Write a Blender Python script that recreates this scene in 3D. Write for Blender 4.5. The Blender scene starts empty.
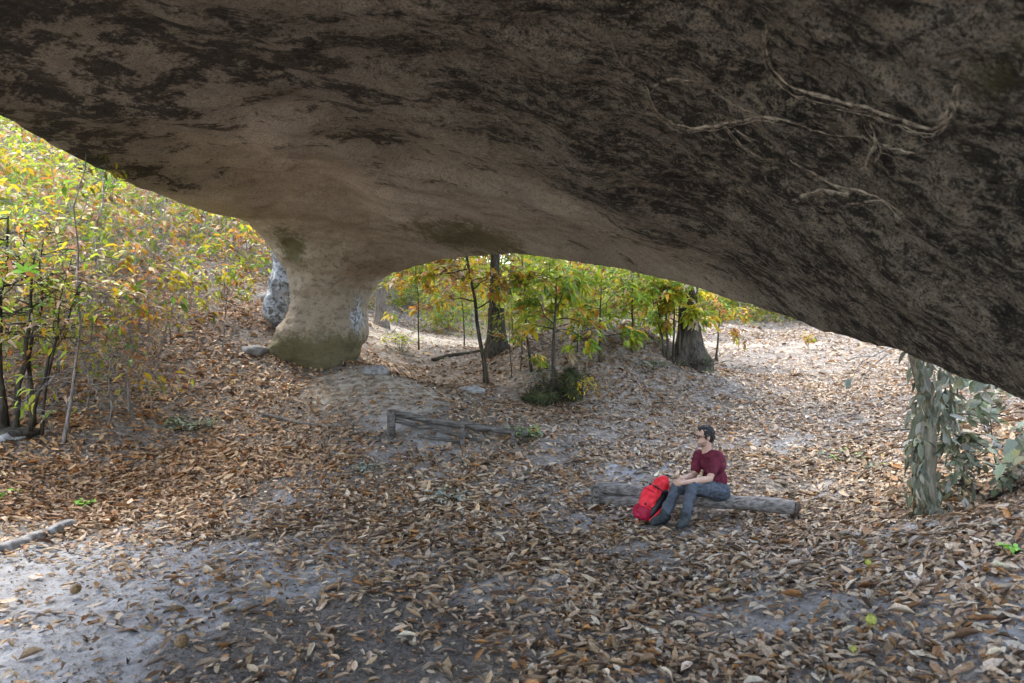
import bpy, bmesh, math, random
import numpy as np
from mathutils import Vector, Matrix
from mathutils.bvhtree import BVHTree

R = math.radians
rng = np.random.default_rng(7)
random.seed(7)
sc = bpy.context.scene
COL = sc.collection

# ---------------------------------------------------------------- camera maths
F = 683.0; CAMZ = 2.2; PITCH = R(1.35)
cs, sn = math.cos(PITCH), math.sin(PITCH)
def P(px, py, Y):
    a = (px - 512) / F; b = (341.5 - py) / F
    t = Y / (cs + b * sn)
    return Vector((a * t, Y, CAMZ + t * (-sn + b * cs)))

# ---------------------------------------------------------------- noise
_perm = rng.permutation(4096)
_vals = rng.random(4096) * 2 - 1
def vnoise(p):
    p = np.asarray(p, float)
    i = np.floor(p).astype(np.int64); f = p - i
    f = f * f * f * (f * (f * 6 - 15) + 10)
    def h(a, b, c):
        return _vals[_perm[(_perm[(_perm[a & 4095] + b) & 4095] + c) & 4095]]
    x, y, z = i[:, 0], i[:, 1], i[:, 2]; u, v, w = f[:, 0], f[:, 1], f[:, 2]
    r = 0
    for dx in (0, 1):
        for dy in (0, 1):
            for dz in (0, 1):
                wt = (u if dx else 1 - u) * (v if dy else 1 - v) * (w if dz else 1 - w)
                r = r + wt * h(x + dx, y + dy, z + dz)
    return r
def fbm(p, o=4, lac=2.03, g=0.5):
    p = np.asarray(p, float); a = 1; s = 0
    for k in range(o):
        s = s + a * vnoise(p + 17.3 * k); p = p * lac; a *= g
    return s
def n2(x, y, s, o=3, off=0):
    return fbm(np.stack([x * s + off, y * s - off, np.full_like(x, 3.7 + off)], 1), o)

# ---------------------------------------------------------------- thin plate spline
class TPS:
    def __init__(s, pts, lam=0.0):
        pts = np.array(pts, float); s.c = pts[:, :2]; n = len(pts)
        A = np.zeros((n + 3, n + 3)); A[:n, :n] = s.k(s.c, s.c) + lam * np.eye(n)
        A[:n, n] = 1; A[:n, n + 1:] = s.c; A[n, :n] = 1; A[n + 1:, :n] = s.c.T
        s.w = np.linalg.solve(A, np.r_[pts[:, 2], 0, 0, 0])
    def k(s, a, b):
        d2 = ((a[:, None] - b[None]) ** 2).sum(-1)
        return 0.5 * d2 * np.log(d2 + 1e-9)
    def __call__(s, x, y):
        x = np.atleast_1d(np.asarray(x, float)); y = np.atleast_1d(np.asarray(y, float))
        out = np.empty(x.shape)
        for i in range(0, len(x), 40000):
            q = np.stack([x[i:i + 40000], y[i:i + 40000]], 1); n = len(s.c)
            out[i:i + 40000] = s.k(q, s.c) @ s.w[:n] + s.w[n] + q @ s.w[n + 1:]
        return out

# ---------------------------------------------------------------- terrain
gp = [(0,683,4.0),(250,683,4.15),(512,683,4.2),(800,683,4.1),(1024,683,3.7),
 (0,560,6.0),(200,540,6.9),(0,528,6.7),(85,522,7.3),(400,520,7.7),(600,540,7.0),(690,530,7.3),(600,507,8.3),(800,519,7.6),
 (925,520,6.5),(1024,500,6.3),(1024,436,7.6),(1060,470,6.0),(990,470,7.0),(900,440,9.5),(400,447,10.1),(500,447,10.2),(400,424,10.6),(510,424,10.7),(600,468,9.5),(700,430,11),
 (560,402,13),(650,390,13.5),(690,360,15.5),(600,326,15.2),(560,328,15.4),(640,331,15.2),(675,345,15.0),(528,343,15.2),(620,374,13.6),(560,372,13.8),(495,354,16),(485,383,14),(400,382,14.2),(320,376,12.9),(268,356,13.1),(366,366,13.3),
 (420,340,20),(620,327,24),(600,352,18.6),(650,352,18.4),(560,350,19),(400,325,24),(800,360,18),(760,335,24),(870,350,19),(800,320,32),(950,330,28),
 (280,420,11),(200,440,10),(100,470,9),(15,430,9.3),(100,400,10.5),(150,340,12.5),(230,320,14),(245,270,19),(200,240,23),
 (100,250,18),(0,300,13),(0,250,18),(50,200,26)]
gpts = [tuple(P(*g)) for g in gp]
gpts += [(-8,3.5,.05),(-6,1,0),(-14,7,.9),(0,0,.1),(0,-8,0),(-10,-10,0),(10,-10,.6),(8,3,1.2),(14,8,2.4),(5,2,.6),(12,0,2),(20,18,4),(16,22,2.6),
 (-20,14,6),(-22,25,10),(-30,40,14),(-12,40,9),(0,45,4.2),(15,45,5),(35,45,9),(-60,0,8),(60,0,10),(0,-60,2),(-60,70,18),(0,80,9),(60,80,14),
 (-120,0,12),(120,0,12),(0,-120,4),(0,140,14),(-120,120,20),(120,120,18),(120,-120,8),(-120,-120,8),
 (260,0,14),(-260,0,14),(0,260,16),(0,-260,8),(260,260,16),(-260,260,16),(260,-260,10),(-260,-260,10)]
tpsG = TPS(gpts, 0.02)

def world_of(px, py):
    """ray / smooth terrain"""
    Y = 3.0
    while Y < 90:
        p = P(px, py, Y)
        if p.z <= tpsG(p.x, p.y)[0]:
            break
        Y += 0.05
    return p
def blobs(lst):
    out = []
    for px, py, r, s in lst:
        p = world_of(px, py); out.append((p.x, p.y, r, s))
    return out
PALE = blobs([(-20,590,1.2,1),(60,600,.9,1),(60,560,.8,.9),(130,600,.8,.9),(160,560,.7,.85),(210,560,.55,.8),(20,660,.9,1),(-120,600,1.6,1),(240,600,.5,.6),(290,545,.5,.45),(200,520,.5,.5),
   (350,385,.8,.9),(395,400,.9,.9),(340,395,.7,.8),(390,416,.6,.85),(420,392,.7,.8),(375,382,.8,.9),(300,500,.5,.6),(230,560,.7,.8),(285,580,.7,.75),(330,560,.6,.6),(150,530,.5,.6),(100,640,.9,.9),(380,560,.5,.45),(250,520,.6,.6),(330,530,.5,.5),(420,338,2.2,1),(455,345,1.5,1),(385,340,1.2,.8),(490,338,1.6,1),
   (620,470,.4,.55),(650,462,.3,.4),(600,520,.45,.55),(640,545,.4,.45),(450,460,.4,.6),(430,440,.4,.7),(740,345,1.6,.55),(800,350,2,.45),(180,620,.8,.85),(120,650,.9,.9),(370,372,.5,.8),(360,400,.5,.8),(540,560,.5,.35),(480,585,.5,.3),(560,455,.4,.4),(750,545,.5,.4),(580,560,.4,.3)])
PALE += [(.6, 22.5, 1.8, 1), (2.2, 22.3, 1.7, 1), (3.8, 22.0, 1.6, .95), (5.3, 21.6, 1.5, .85), (6.8, 21, 1.5, .6)]
DARK = blobs([(300,640,.7,.9),(350,660,.7,.9),(420,625,.5,.8),(270,615,.4,.7),(380,610,.5,.8),(430,650,.5,.8),(340,683,.7,.8),(200,660,.5,.6),(480,620,.35,.6),(940,600,.3,.4),(240,690,.7,.8)])
DARK += [(1.3, 14.4, 1.5, .32), (2.6, 14.6, 1.5, .32), (.3, 14.4, 1.2, .32)]  # mound entries: shade of the tree crowns painted into the ground colour
def mask(lst, x, y):
    m = np.zeros_like(x)
    for bx, by, r, s in lst:
        m = np.maximum(m, s * np.exp(-(((x - bx) ** 2 + (y - by) ** 2) / (r * r)) ** 1.4))
    return m
def H(x, y, fine=True):
    x = np.atleast_1d(np.asarray(x, float)); y = np.atleast_1d(np.asarray(y, float))
    h = tpsG(x, y)
    d = np.hypot(x, y - 4)
    amp = np.clip(d / 12, .25, 3)
    h = h + .05 * amp * n2(x, y, .45, 3)
    if fine: h = h + .018 * n2(x, y, 2.6, 3, 5)
    return h
def Hs(x, y): return float(H(x, y)[0])
def G(px, py):
    Y = 3.0
    while Y < 90:
        p = P(px, py, Y)
        if p.z <= Hs(p.x, p.y): break
        Y += 0.04
    p.z = Hs(p.x, p.y)
    return p

# ---------------------------------------------------------------- mesh helpers
def mesh_from(name, V, Fa, mat=None, smooth=True, attrs=None):
    me = bpy.data.meshes.new(name)
    V = np.asarray(V, np.float32).reshape(-1, 3)
    if isinstance(Fa, np.ndarray):
        n, k = Fa.shape
        me.vertices.add(len(V)); me.vertices.foreach_set('co', V.ravel())
        me.loops.add(n * k); me.loops.foreach_set('vertex_index', Fa.astype(np.int32).ravel())
        me.polygons.add(n); me.polygons.foreach_set('loop_start', np.arange(0, n * k, k, dtype=np.int32))
        me.update(calc_edges=True)
    else:
        me.from_pydata(V.tolist(), [], [list(f) for f in Fa]); me.update()
    if smooth: me.polygons.foreach_set('use_smooth', np.ones(len(me.polygons), bool))
    for k, v in (attrs or {}).items():
        v = np.asarray(v, np.float32)
        if v.ndim == 2:
            if v.shape[1] == 3: v = np.c_[v, np.ones(len(v), np.float32)]
            a = me.attributes.new(k, 'FLOAT_COLOR', 'POINT'); a.data.foreach_set('color', v.ravel())
        else:
            a = me.attributes.new(k, 'FLOAT', 'POINT'); a.data.foreach_set('value', v)
    if mat: me.materials.append(mat)
    me.validate()
    return me
def link(name, me, parent=None, loc=None):
    o = bpy.data.objects.new(name, me); COL.objects.link(o)
    if parent: o.parent = parent
    if loc is not None: o.location = loc
    return o
def tag(o, label=None, cat=None, group=None, kind=None):
    if label: o['label'] = label
    if cat: o['category'] = cat
    if group: o['group'] = group
    if kind: o['kind'] = kind
    return o
def empty(name, loc, label, cat, group=None):
    o = bpy.data.objects.new(name, None); COL.objects.link(o); o.location = loc; o.empty_display_size = .2
    return tag(o, label, cat, group)

class Acc:
    """collects quads/tris (as quads arrays) in numpy"""
    def __init__(s): s.V = []; s.F = []; s.C = []; s.n = 0
    def add(s, V, Fq, C=None):
        V = np.asarray(V, float); s.V.append(V); s.F += [tuple(int(i) + s.n for i in f) for f in Fq]; s.n += len(V)
        s.C.append(np.zeros((len(V), 3)) if C is None else np.broadcast_to(np.asarray(C, float), (len(V), 3)))
    def tube(s, pts, rad, sides=6, jit=0, cap=True):
        pts = np.asarray(pts, float); rad = np.broadcast_to(np.asarray(rad, float), (len(pts),))
        T = np.gradient(pts, axis=0); T /= np.linalg.norm(T, axis=1)[:, None] + 1e-9
        ref = np.array([0.13, 0.21, 1.0]) if abs(T[0][2]) < .9 else np.array([1.0, .1, .05])
        Vs = []
        u = np.cross(T[0], ref); u /= np.linalg.norm(u)
        ang = np.arange(sides) / sides * 2 * math.pi
        for i in range(len(pts)):
            u = u - T[i] * (u @ T[i]); u /= np.linalg.norm(u) + 1e-9
            v = np.cross(T[i], u)
            rr = rad[i] * (1 + jit * (rng.random(sides) - .5) * 2)
            Vs.append(pts[i] + (np.cos(ang) * rr)[:, None] * u + (np.sin(ang) * rr)[:, None] * v)
        V = np.concatenate(Vs); Fq = []
        for i in range(len(pts) - 1):
            for k in range(sides):
                a = i * sides + k; b = i * sides + (k + 1) % sides
                Fq.append((a, b, b + sides, a + sides))
        if cap:
            Fq.append(tuple(range(sides - 1, -1, -1))); Fq.append(tuple((len(pts) - 1) * sides + k for k in range(sides)))
        s.add(V, Fq)
        return V
    def mesh(s, name, mat, smooth=True):
        return mesh_from(name, np.concatenate(s.V), s.F, mat, smooth)

def fuse(name, acc_or_mesh, voxel, smooth=4, mat=None, factor=.5):
    me = acc_or_mesh if isinstance(acc_or_mesh, bpy.types.Mesh) else acc_or_mesh.mesh('tmp', None)
    o = bpy.data.objects.new('tmp', me); COL.objects.link(o)
    m = o.modifiers.new('r', 'REMESH'); m.mode = 'VOXEL'; m.voxel_size = voxel; m.adaptivity = 0
    if smooth:
        m2 = o.modifiers.new('s', 'SMOOTH'); m2.iterations = smooth; m2.factor = factor
    dg = bpy.context.evaluated_depsgraph_get(); dg.update()
    ev = o.evaluated_get(dg)
    out = bpy.data.meshes.new_from_object(ev, depsgraph=dg); out.name = name
    bpy.data.objects.remove(o)
    out.materials.clear()
    if mat: out.materials.append(mat)
    out.polygons.foreach_set('use_smooth', np.ones(len(out.polygons), bool))
    return out
def ellipsoid(acc, c, r, rot=None, seg=16, ring=10):
    V = []
    for i in range(ring + 1):
        th = math.pi * i / ring
        for k in range(seg):
            ph = 2 * math.pi * k / seg
            V.append((math.sin(th) * math.cos(ph) * r[0], math.sin(th) * math.sin(ph) * r[1], math.cos(th) * r[2]))
    V = np.array(V)
    if rot is not None: V = V @ np.array(rot).T
    V = V + np.array(c)
    Fq = [(i * seg + k, (i + 1) * seg + k, (i + 1) * seg + (k + 1) % seg, i * seg + (k + 1) % seg) for i in range(ring) for k in range(seg)]
    acc.add(V, Fq)
def capsule(acc, pts, rad, sides=12):
    pts = [np.array(p, float) for p in pts]
    acc.tube(pts, rad, sides)
    for p, r in zip(pts, rad): ellipsoid(acc, p, (r, r, r), seg=12, ring=8)

def leaves(name, pos, d, nrm, L, W, curl, cup, col, mat, simple=False):
    """vectorised leaf blades; pos base point, d direction, nrm normal"""
    N = len(pos)
    d = d / (np.linalg.norm(d, axis=1)[:, None] + 1e-9)
    s = np.cross(nrm, d); s /= np.linalg.norm(s, axis=1)[:, None] + 1e-9
    n = np.cross(d, s)
    if simple:
        T = np.array([[0, 0], [.45, .5], [1, 0], [.45, -.5]]); Fq = np.array([[0, 1, 2, 3]])
    else:
        T = np.array([[0, 0], [.3, .42], [.3, 0], [.3, -.42], [.66, .36], [.66, 0], [.66, -.36], [1, 0]])
        Fq = np.array([[0, 3, 2, 2], [0, 2, 1, 1], [3, 6, 5, 2], [2, 5, 4, 1], [6, 7, 5, 5], [5, 7, 4, 4]])
    k = len(T)
    t = T[:, 0][None]; w = T[:, 1][None]
    L = np.broadcast_to(L, (N,))[:, None]; W = np.broadcast_to(W, (N,))[:, None]
    curl = np.broadcast_to(curl, (N,))[:, None]; cup = np.broadcast_to(cup, (N,))[:, None]
    z = -curl * t * t * L + cup * np.abs(w) * W * 1.6
    if not simple: z = z + (rng.random((N, k)) - .5) * .05 * L
    X = t * L * (1 - .25 * np.abs(curl) * t); Yv = w * W * (1 - .3 * np.abs(cup))
    V = pos[:, None] + X[..., None] * d[:, None] + Yv[..., None] * s[:, None] + z[..., None] * n[:, None]
    V = V.reshape(-1, 3)
    C = np.repeat(col, k, axis=0)
    if simple:
        Fa = (Fq[None] + (np.arange(N) * k)[:, None, None]).reshape(-1, 4)
        return mesh_from(name, V, Fa, mat, False, {'tint': C})
    # tris and quads mixed
    tris = np.array([[0, 3, 2], [0, 2, 1], [6, 7, 5], [5, 7, 4]]); quads = np.array([[3, 6, 5, 2], [2, 5, 4, 1]])
    tr = (tris[None] + (np.arange(N) * k)[:, None, None]).reshape(-1, 3)
    qd = (quads[None] + (np.arange(N) * k)[:, None, None]).reshape(-1, 4)
    me = bpy.data.meshes.new(name)
    me.vertices.add(len(V)); me.vertices.foreach_set('co', V.astype(np.float32).ravel())
    me.loops.add(len(tr) * 3 + len(qd) * 4)
    me.loops.foreach_set('vertex_index', np.concatenate([tr.ravel(), qd.ravel()]).astype(np.int32))
    me.polygons.add(len(tr) + len(qd))
    me.polygons.foreach_set('loop_start', np.concatenate([np.arange(len(tr)) * 3, len(tr) * 3 + np.arange(len(qd)) * 4]).astype(np.int32))
    me.update(calc_edges=True)
    me.polygons.foreach_set('use_smooth', np.ones(len(me.polygons), bool))
    a = me.attributes.new('tint', 'FLOAT_COLOR', 'POINT')
    a.data.foreach_set('color', np.c_[C, np.ones(len(C))].astype(np.float32).ravel())
    me.materials.append(mat)
    return me

# ---------------------------------------------------------------- materials
class NT:
    def __init__(s, name):
        s.m = bpy.data.materials.new(name); s.m.use_nodes = True; s.t = s.m.node_tree; s.t.nodes.clear()
        s.out = s.t.nodes.new('ShaderNodeOutputMaterial'); s.b = s.t.nodes.new('ShaderNodeBsdfPrincipled')
        s.t.links.new(s.b.outputs[0], s.out.inputs[0])
    def n(s, typ, ins=None, **kw):
        nd = s.t.nodes.new('ShaderNode' + typ)
        for k, v in kw.items(): setattr(nd, k, v)
        for k, v in (ins or {}).items(): s.set(nd.inputs[k], v)
        return nd
    def set(s, sock, v):
        if isinstance(v, bpy.types.NodeSocket): s.t.links.new(v, sock)
        elif isinstance(v, (tuple, list)) and sock.type == 'RGBA' and len(v) == 3: sock.default_value = (*v, 1)
        else: sock.default_value = v
    def geo(s): return s.n('NewGeometry').outputs['Position']
    def obj(s): return s.n('TexCoord').outputs['Object']
    def mapping(s, vec, scale=(1, 1, 1), rot=(0, 0, 0)):
        return s.n('Mapping', {'Vector': vec, 'Scale': scale, 'Rotation': rot}).outputs[0]
    def noise(s, vec, scale, detail=5, rough=.55, dist=0):
        return s.n('TexNoise', {'Vector': vec, 'Scale': scale, 'Detail': detail, 'Roughness': rough, 'Distortion': dist}).outputs[0]
    def voro(s, vec, scale, out='Distance', feature='F1'):
        return s.n('TexVoronoi', {'Vector': vec, 'Scale': scale}, feature=feature).outputs[out]
    def ramp(s, fac, lo, hi, a=0., b=1.):
        return s.n('MapRange', {'Value': fac, 'From Min': lo, 'From Max': hi, 'To Min': a, 'To Max': b}, interpolation_type='SMOOTHSTEP').outputs[0]
    def mix(s, f, a, b, mode='MIX'):
        nd = s.n('Mix', data_type='RGBA', blend_type=mode)
        s.set(nd.inputs[0], f); s.set(nd.inputs[6], a); s.set(nd.inputs[7], b); return nd.outputs[2]
    def math(s, op, a, b=0.):
        nd = s.n('Math', operation=op); s.set(nd.inputs[0], a); s.set(nd.inputs[1], b); return nd.outputs[0]
    def attr(s, name, col=False):
        nd = s.n('Attribute', attribute_name=name); return nd.outputs['Color' if col else 'Fac']
    def bump(s, h, strength, dist, normal=None):
        ins = {'Height': h, 'Strength': strength, 'Distance': dist}
        if normal: ins['Normal'] = normal
        return s.n('Bump', ins).outputs[0]
    def fin(s, color=None, rough=.8, normal=None, spec=.3):
        if color is not None: s.set(s.b.inputs['Base Color'], color)
        s.set(s.b.inputs['Roughness'], rough); s.b.inputs['Specular IOR Level'].default_value = spec
        if normal is not None: s.set(s.b.inputs['Normal'], normal)
        return s.m

def mat_ground():
    s = NT('ground_earth'); g = s.geo()
    pale = s.attr('pale'); dark = s.attr('dark')
    n1 = s.noise(g, 1.3, 6); n_f = s.noise(g, 28, 6, .65); n_m = s.noise(g, 7, 5, .6)
    vc = s.n('TexVoronoi', {'Vector': s.mapping(g, (1, 1.7, 1)), 'Scale': 16.}).outputs['Color']
    hv = s.n('SeparateColor', {'Color': vc}).outputs[0]
    litter = s.mix(s.ramp(hv, 0, 1), (.09, .07, .055), (.30, .26, .22))
    litter = s.mix(s.ramp(n_f, .4, .65), litter, (.13, .115, .10))
    sand = s.mix(s.ramp(n_m, .35, .65), (.24, .24, .245), (.36, .36, .365))
    sand = s.mix(s.ramp(n_f, .5, .72), sand, (.2, .185, .165))
    gy_ = s.n('SeparateXYZ', {'Vector': g}).outputs[1]
    sand = s.mix(s.ramp(gy_, 9.5, 12.), sand, s.mix(s.ramp(n_m, .4, .62), (.20, .165, .125), (.40, .355, .29)))
    soil = s.mix(s.ramp(n_f, .35, .65), (.075, .066, .06), (.17, .155, .14))
    f1 = s.ramp(s.math('ADD', pale, s.math('MULTIPLY', s.math('SUBTRACT', n1, .5), .8)), .3, .6)
    c = s.mix(f1, litter, sand)
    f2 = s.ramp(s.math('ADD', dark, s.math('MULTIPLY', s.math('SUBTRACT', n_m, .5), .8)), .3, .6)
    c = s.mix(f2, c, soil)  # dark soil in the foreground, painted shade on the mound
    h = s.math('ADD', s.math('MULTIPLY', n_f, .6), n_m)
    return s.fin(c, .9, s.bump(h, .7, .04), .15)
def mat_leaf(name, trans=.35, rough=.55, var=.25, spec=.3):
    s = NT(name); t = s.attr('tint', True); g = s.geo()
    n = s.noise(g, 60, 3)
    c = s.mix(s.ramp(n, .35, .7, 0, var), t, s.mix(1., t, (.35, .25, .15), 'MULTIPLY'))
    s.fin(c, rough, s.bump(n, .3, .004), spec)
    if trans > 0:
        tr = s.n('BsdfTranslucent', {'Color': c})
        mx = s.n('MixShader', {0: trans}); s.t.links.new(s.b.outputs[0], mx.inputs[1]); s.t.links.new(tr.outputs[0], mx.inputs[2])
        s.t.links.new(mx.outputs[0], s.out.inputs[0])
    return s.m
def mat_bark(name, a, b, moss=0., mossc=(.06, .085, .02), scale=1.):
    s = NT(name); g = s.geo()
    st = s.noise(s.mapping(g, (14 * scale, 14 * scale, 2.5 * scale)), 1.6, 6, .65)
    pt = s.noise(g, 5 * scale, 4)
    c = s.mix(s.ramp(st, .35, .65), a, b)
    if moss: c = s.mix(s.ramp(pt, .62 - moss * .3, .78 - moss * .3), c, s.mix(s.noise(g, 40), mossc, tuple(x * 2 for x in mossc)))
    return s.fin(c, .9, s.bump(st, .8, .02), .15)
def mat_wood(name, a, b):
    s = NT(name); o = s.obj()
    st = s.noise(s.mapping(o, (2, 30, 30)), 1.4, 6, .6)
    pt = s.noise(o, 6, 5)
    c = s.mix(s.ramp(st, .35, .65), a, b)
    c = s.mix(s.ramp(pt, .55, .75, 0, .35), c, (.42, .40, .38))
    return s.fin(c, .85, s.bump(st, .9, .012), .2)
def mat_plain(name, c, rough=.7, c2=None, scale=40, bump=.2, spec=.3):
    s = NT(name); o = s.geo(); n = s.noise(o, scale, 5)
    col = s.mix(s.ramp(n, .35, .65), c, c2 or tuple(x * .75 for x in c))
    return s.fin(col, rough, s.bump(n, bump, .01), spec)
def mat_rock():
    s = NT('weathered_sandstone'); g = s.geo()
    dark = s.attr('dark'); pale = s.attr('pale'); moss = s.attr('moss'); near = s.attr('near')
    # bedding streaks run down the slope of the ceiling
    m = s.mapping(g, (1, 1, 1), (R(0), R(-24), R(28)))
    m = s.mapping(m, (.62, 1.5, 1.5))
    st = s.noise(m, 2.3, 11, .70, .25)
    st2 = s.noise(m, 13, 8, .75, .1)
    big = s.noise(g, .55, 4)
    grain = s.noise(g, 60, 5, .7)
    mid = s.noise(g, 17, 8, .75, .1)
    c = s.mix(s.ramp(big, .35, .65), (.46, .39, .30), (.60, .52, .42))
    c = s.mix(s.ramp(grain, .45, .60, 0, .4), c, (.17, .135, .10))
    # pale buff flakes where the crust has come off
    c = s.mix(s.math('MULTIPLY', s.ramp(st2, .52, .66), s.ramp(near, 0, 1, .3, .9)), c, (.60, .50, .37))
    # black lichen crust
    ds = s.math('ADD', s.math('ADD', s.math('MULTIPLY', st, .60), s.math('MULTIPLY', st2, .25)), s.math('MULTIPLY', mid, .15))
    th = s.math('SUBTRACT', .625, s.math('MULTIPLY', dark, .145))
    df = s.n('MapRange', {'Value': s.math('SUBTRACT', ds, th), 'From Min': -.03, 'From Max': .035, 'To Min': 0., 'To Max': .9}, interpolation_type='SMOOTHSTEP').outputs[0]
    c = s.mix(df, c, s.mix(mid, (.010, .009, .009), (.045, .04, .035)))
    blot = s.noise(g, 9, 9, .8, .2)
    c = s.mix(s.math('MULTIPLY', s.ramp(blot, .5, .6), s.math('MULTIPLY', near, .8)), c, (.70, .58, .43))
    c = s.mix(s.math('MULTIPLY', s.ramp(s.noise(g, 10.5, 9, .82, .15), .51, .56), s.ramp(near, .1, .9, 0, .8)), c, (.022, .02, .018))
    stn = s.noise(s.mapping(g, (1.3, 1.3, .7)), 2.2, 7, .65, .9)
    c = s.mix(s.ramp(stn, .47, .62, 0, .3), c, (.18, .14, .10))
    c = s.mix(s.ramp(s.noise(g, 32, 6, .85), .54, .59, 0, .65), c, (.05, .043, .036))
    c = s.mix(s.math('MULTIPLY', s.ramp(s.noise(m, 11, 9, .8, .3), .53, .585), s.ramp(near, .0, .9, .12, .75)), c, (.68, .57, .43))
    gr2 = s.noise(g, 70, 4, .8)
    c = s.mix(s.math('MULTIPLY', s.ramp(gr2, .52, .57), s.ramp(near, 0, 1, .35, .8)), c, (.03, .028, .025))
    # grey-white lichen spots
    w = s.math('MULTIPLY', s.ramp(mid, .62, .72), s.ramp(near, .3, 1, 0, .5))
    c = s.mix(w, c, (.55, .55, .54))
    c = s.mix(s.math('MULTIPLY', s.attr('warm'), s.ramp(stn, .3, .6, .3, .8)), c, s.mix(s.noise(s.mapping(g, (1, 1, 2.2)), 3.5, 6, .7, .8), (.26, .20, .135), (.54, .45, .33)))
    c = s.mix(s.math('MULTIPLY', s.attr('warm'), s.ramp(s.noise(s.mapping(g, (1, 1, 1.6)), 6.5, 9, .8, .2), .50, .58, 0, .55)), c, (.10, .082, .06))
    # pale grey rock, with skylight on the outer pillar faces painted in
    pn = s.noise(g, 4.5, 6, .7, .6)
    pc = s.mix(s.ramp(pn, .35, .65), (.30, .32, .34), (.66, .68, .70))
    pc = s.mix(s.ramp(s.noise(g, 9, 8, .75), .47, .56), pc, (.15, .145, .13))
    c = s.mix(s.ramp(s.math('ADD', pale, s.math('MULTIPLY', s.math('SUBTRACT', pn, .5), .9)), .15, .4), c, pc)
    mf = s.ramp(s.math('ADD', moss, s.math('MULTIPLY', s.math('SUBTRACT', s.math('ADD', s.math('MULTIPLY', mid, .5), s.math('MULTIPLY', stn, .5)), .5), 2.2)), .35, .75, 0, .8)
    c = s.mix(mf, c, s.mix(mid, (.03, .03, .018), (.17, .155, .05)))
    h = s.math('ADD', s.math('ADD', s.math('MULTIPLY', st, .9), s.math('MULTIPLY', st2, .7)), s.math('ADD', s.math('MULTIPLY', grain, .30), s.math('MULTIPLY', mid, .6)))
    nb = s.n('Bump', {'Height': h, 'Distance': .2, 'Strength': s.ramp(dark, .1, .9, .45, 1.)}).outputs[0]
    return s.fin(c, .88, nb, .2)

M = {}
M['ground'] = mat_ground(); M['rock'] = mat_rock()
M['litter'] = mat_leaf('dry_leaf', .12, .6, .5, .25)
M['leaf'] = mat_leaf('autumn_leaf', .45, .5, .2, .3)
M['dull'] = mat_leaf('dusty_leaf', .15, .65, .2, .25)
M['bark'] = mat_bark('grey_bark', (.10, .085, .07), (.24, .21, .18))
M['barkdark'] = mat_bark('dark_mossy_bark', (.025, .021, .017), (.085, .072, .055), .22, (.055, .065, .025))
M['twig'] = mat_bark('twig_bark', (.14, .125, .115), (.36, .335, .315))
M['wood'] = mat_wood('weathered_log', (.09, .08, .07), (.27, .25, .235))
M['oldwood'] = mat_wood('old_dark_rail', (.04, .036, .032), (.17, .155, .14))
M['vine'] = mat_plain('dry_root', (.44, .37, .28), .9, (.11, .09, .07), 26)

# ---------------------------------------------------------------- ground mesh
def axis(lo, hi, n, c, k):
    t = np.linspace(-1, 1, n); s = np.sinh(k * t) / math.sinh(k)
    return c + np.where(s < 0, s * (c - lo), s * (hi - c))
gx = axis(-300, 300, 470, 0, 6.3); gy = axis(-300, 300, 560, 8, 6.0)
X, Yg = np.meshgrid(gx, gy); xf, yf = X.ravel(), Yg.ravel()
zf = H(xf, yf); nxg, nyg = len(gx), len(gy)
ii, jj = np.meshgrid(np.arange(nxg - 1), np.arange(nyg - 1)); b0 = (jj * nxg + ii).ravel()
ground = link('ground', mesh_from('ground', np.stack([xf, yf, zf], 1), np.stack([b0, b0 + 1, b0 + 1 + nxg, b0 + nxg], 1), M['ground'], True,
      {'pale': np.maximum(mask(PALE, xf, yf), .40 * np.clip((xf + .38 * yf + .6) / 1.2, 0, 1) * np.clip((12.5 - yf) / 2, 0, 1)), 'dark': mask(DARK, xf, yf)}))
tag(ground, 'uneven woodland floor of sandy earth under fallen leaves', 'ground', kind='structure')

# ---------------------------------------------------------------- rock arch
rim = [(-6.3,1,4.95),(-6.35,4,4.9),tuple(P(-60,92,7.0)),tuple(P(0,119,8)),tuple(P(60,152,9.2)),tuple(P(130,186,10.6)),tuple(P(200,210,12)),tuple(P(245,220,13.4)),
   (-5.35,14.6,4.2),(-4.9,15.7,4.0),(-4,16.2,3.8),(-3.1,15.5,3.5),tuple(P(385,276,14.2)),tuple(P(420,265,13.4)),tuple(P(480,258,12)),tuple(P(540,260,10.9)),
   tuple(P(620,272,9.5)),tuple(P(700,290,8.2)),tuple(P(780,315,7)),tuple(P(850,340,6)),tuple(P(900,358,5.35)),tuple(P(960,380,4.7)),tuple(P(1024,401,4.2)),
   (3.35,3.1,1.35),(3.8,1.9,.9),(4.3,.8,.4),(5.0,-.3,-.2),(5.3,-1.4,-.2),(4.2,-2.0,.9),(2.2,-1.9,2.4),(0,-1.7,3.5),(-3,-1.3,4.5),(-5.4,-.6,4.9)]
inner = [(512,0,4.0),(0,0,5.6),(250,0,5.0),(1024,0,2.25),(1024,200,2.9),(768,0,3.0),(768,150,4.2),(768,250,5.4),(900,200,3.6),(900,100,2.95),(950,300,3.8),(640,200,6.1),(640,100,4.6),
   (512,100,5.3),(512,200,8.2),(400,210,10.5),(350,100,6.6),(350,180,10.2),(200,100,7.1),(200,160,9.6),(100,100,7.3),(0,60,6.8),(700,240,7.0),(560,230,9.3)]
ctrl = list(rim) + [tuple(P(*q)) for q in inner] + [(0,0,3.75),(-3,0,4.8),(-3,3,4.75),(2,0,2.9),(3,-.5,2.0)]
tpsR = TPS(ctrl, 0.01)
cen = np.array((-1.4, 5.5)); rp = np.array(rim)
d = rp[:, :2] - cen; ang = np.unwrap(np.arctan2(d[:, 1], d[:, 0]))
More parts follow.
